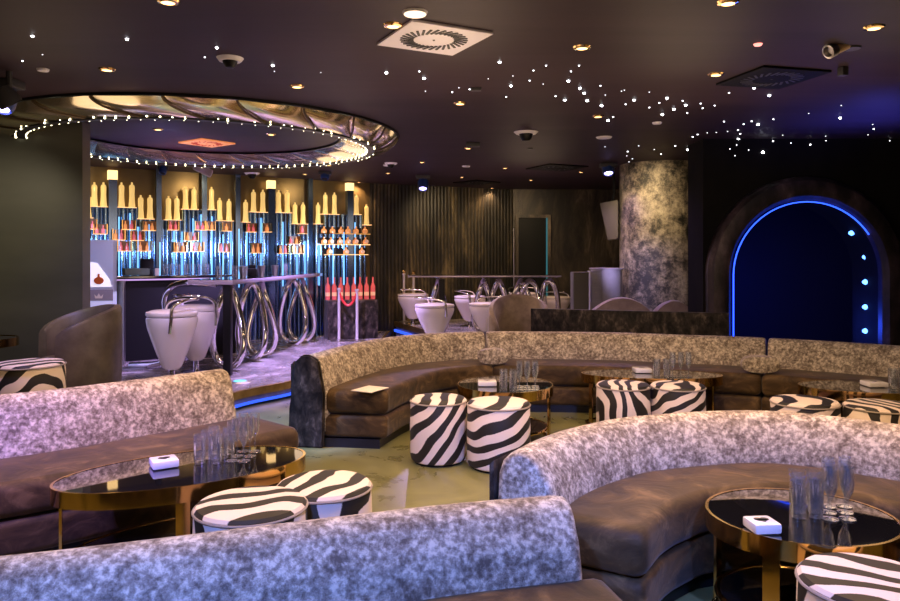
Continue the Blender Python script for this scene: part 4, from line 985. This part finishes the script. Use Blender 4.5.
c = PD(579.5, 288, 9.6); bm = bmesh.new(); box(bm, (0, 0, (CH - (272 - HZ) * 9.6 / F) / 2), (.20, .25, CH - (272 - HZ) * 9.6 / F), 0, .01)
tag(link('subwoofer_box', bm, plain('dark grey olive box', (.09, .085, .07), .6), loc=(c.x, c.y, 0)), 'dark olive box standing left of the grey cabinet', 'speaker box')
c = PD(583, 306, 8.75); bm = bmesh.new()
for k in range(5): box(bm, (-.08 + k * .035, 0, .02), (.028, .05, .04), 0, .003)
box(bm, (-.01, 0, -.005), (.2, .07, .01)); 
bm.free()
# hanging speaker
c = PD(611, 222, 10.3); o = thing('wall_speaker', 'tilted grey loudspeaker hanging left of the silver column', 'speaker', c, D(-15))
bm = bmesh.new(); pr = [(-.15, .26), (.10, .30), (.10, -.24), (-.04, -.26)]
v0 = [bm.verts.new((x, -.12, z)) for x, z in pr]; v1 = [bm.verts.new((x, .12, z)) for x, z in pr]
bm.faces.new(v0); bm.faces.new(v1[::-1])
for k in range(4): bm.faces.new((v0[k], v1[k], v1[(k + 1) % 4], v0[(k + 1) % 4]))
bmesh.ops.bevel(bm, geom=bm.edges[:], offset=.01, segments=2, affect='EDGES'); link('speaker_cabinet', bm, plain('speaker taupe', (.10, .085, .07), .6), o)
bm = bmesh.new(); tube(bm, [(.02, 0, .26), (.04, 0, .40), (.04, 0, CEIL - c.z)], .02, 8); link('hanging_bracket', bm, 'black', o)
# column
c = Vector((2.93, 10.22, 0)); bm = bmesh.new(); lathe(bm, [(.56, 0), (.56, CEIL)], 64)
o = struct(link('wall_column', bm, 'column', loc=c))
# back door
X0, X1 = 1.30, 1.85; Y = 13.98; zt = CH + 37 * Y / F
bm = bmesh.new(); box(bm, ((X0 + X1) / 2, Y - .02, (PLAT2 + zt) / 2), (X1 - X0, .04, zt - PLAT2)); struct(link('door_1', bm, plain('dark glass door', (.004, .005, .005), .5, 0, spec=.2)))
bm = bmesh.new()
for x in (X0 - .03, X1 + .03): box(bm, (x, Y - .03, (PLAT2 + zt) / 2), (.06, .08, zt - PLAT2))
box(bm, ((X0 + X1) / 2, Y - .03, zt + .03), (X1 - X0 + .12, .08, .06)); struct(link('trim_3', bm, 'wall_mottled'))
bm = bmesh.new(); box(bm, (X1 - .015, Y - .05, (PLAT2 + zt) / 2), (.025, .02, zt - PLAT2))
tag(link('door_light_edge', bm, 'cyan'), 'cyan light edge down the right side of the back doorway', 'light strip')
bm = bmesh.new(); tube(bm, [(X0 - .09, Y - .1, .9), (X0 - .09, Y - .1, 2.0)], .02, 8); tube(bm, [(X0 - .09, Y, .95), (X0 - .09, Y - .1, .95)], .012, 6); tube(bm, [(X0 - .09, Y, 1.95), (X0 - .09, Y - .1, 1.95)], .012, 6)
tag(link('door_pull_bar', bm, 'steel'), 'tall steel pull bar left of the back doorway', 'handle')
# small table with gold edge at far left
c = Vector((-3.98, 6.3, PLAT)); o = thing('side_table', 'gold-edged dark side table at left edge beside zebra ottoman', 'table', c)
bm = bmesh.new(); lathe(bm, [(0, .60), (.24, .60), (.24, .615), (0, .615)], 32); link('table_top', bm, 'black_glass', o)
bm = bmesh.new(); lathe(bm, [(.24, .55), (.25, .55), (.25, .62), (.24, .62), (.24, .55)], 40); link('gold_rim', bm, 'gold', o)
bm = bmesh.new(); lathe(bm, [(0, 0), (.15, 0), (.15, .012), (.02, .03), (.02, .6), (0, .6)], 24); link('pedestal', bm, 'black', o)

# ------------------------------------------------------------------ lights
BLUE = (.25, .38, 1); VIO = (.55, .35, 1)
# wash heads added to carry blue-violet light onto sofas and platform step
def wash(loc, tgt, e, col, ang, label):
    o = thing('added_wash_light', label, 'stage light', loc)
    bm = bmesh.new(); q = (Vector(tgt) - Vector(loc)).to_track_quat('-Z', 'Y').to_matrix().to_4x4()
    lathe(bm, [(0, .10), (.06, .09), (.08, 0), (.075, -.03), (.07, 0), (0, .0)], 20, mat=q); link('lamp_head', bm, 'charcoal', o)
    bm = bmesh.new(); tube(bm, [(0, 0, .05), (0, 0, CEIL - loc[2])], .02, 8); link('mount', bm, 'charcoal', o)
    dr = (Vector(tgt) - Vector(loc)).normalized()
    light('wash_beam', 'SPOT', Vector(loc) + dr * .07, e, col, .05, tgt, ang, .7)
wash((-.5, .3, 2.5), (-.3, 2.3, .35), 250, (.16, .30, 1), 60, 'added unseen wash lamp over the nearest sofa, left of camera')
wash((1.2, .6, 2.5), (1.15, 3.6, .35), 215, (.20, .30, 1), 46, 'added unseen wash lamp over the right front table')
wash((-2.8, 1.6, 2.5), (-2.0, 3.5, .40), 430, (.26, .20, 1), 40, 'added unseen wash lamp over the left sofa')
wash((-3.0, 5.0, 2.55), (-1.6, 6.1, 0), 620, (.12, .34, 1), 40, 'added wash lamp over the bar platform step')  # added spot standing in for the strip's blue light on the floor
light('bar_glow', 'SPOT', (-1.9, 9.4, 2.6), 620, (.58, .40, 1), .1, (-2.2, 9.6, 0), 110)
light('bar_glow', 'SPOT', (-2.4, 6.9, 2.6), 60, (.75, .55, 1), .1, (-3.1, 8.2, .5), 90)
light('arch_glow', 'POINT', (4.25, 8.2, .7), 12, (.03, .08, 1), .1)
light('arch_glow', 'POINT', (3.9, 9.4, 1.2), 3, (.03, .07, 1), .2)
light('ceiling_wash', 'SPOT', (3.9, 6.6, 2.0), 40, (.08, .10, 1), .1, (3.8, 6.7, CEIL), 140, 1)
light('ring_wash', 'SPOT', (-3.1, 7.9, 2.0), 20, (.35, .28, 1), .1, (-3.1, 8.0, CEIL), 150, 1)
light('ring_wash', 'SPOT', (-3.2, 8.6, 1.9), 14, (1, .25, .3), .1, (-2.8, 8.7, CEIL), 120, 1)
light('column_wash', 'SPOT', (2.0, 8.9, 2.6), 62, (1, .76, .42), .05, (2.9, 9.9, 1.9), 80, .9)
light('column_wash', 'SPOT', (1.7, 9.0, 1.5), 34, (.6, .5, 1), .05, (2.8, 9.9, 1.15), 60, .9)
for x in (.2, 1.6): light('wall_wash', 'SPOT', (x - .3, 12.4, 2.6), 26, (1, .72, .4), .05, (x - .3, 13.9, 1.5), 110, .9)
light('side_wash', 'SPOT', (-4.3, 5.2, 2.5), 55, (1, .85, .55), .05, (-4.6, 6.9, 1.3), 90, 1)
for s in (.2, .5, .8):
    p = D0.lerp(D1, s) + dN * .9; q = D0.lerp(D1, s)
    light('display_wash', 'SPOT', (p.x, p.y, 2.6), 11, (1, .72, .35), .05, (q.x, q.y, 2.2), 100, .9)
    light('display_blue', 'SPOT', (p.x, p.y, 1.6), 32, (.35, .6, 1), .1, (q.x, q.y, 1.6), 130, .9)
# dim ambient world and added fill points standing in for soft bounce
w = bpy.data.worlds.new('world'); bpy.context.scene.world = w; w.use_nodes = True
w.node_tree.nodes['Background'].inputs[0].default_value = (.05, .04, .06, 1); w.node_tree.nodes['Background'].inputs[1].default_value = .3
for x, y, e in ((-2.5, 1.5, 6), (1.5, 1.2, 6), (0, 5.2, 34), (1.8, 5.6, 26), (0, 3.9, 12), (-3, 5.4, 12), (3, 5, 14), (-1.5, 9.5, 14), (1.2, 10.8, 12)):
    l = light('hall_fill', 'POINT', (x, y, 1.9), e * .55, (1, .70, .46), .5)
vs = bpy.context.scene.view_settings; vs.view_transform = 'Standard'; vs.look = 'None'; vs.exposure = .92; vs.gamma = 1; vs.use_curve_mapping = False
sc = bpy.context.scene; sc.cycles.use_denoising = True; sc.cycles.max_bounces = 10; sc.cycles.transmission_bounces = 10; sc.cycles.sample_clamp_indirect = 4
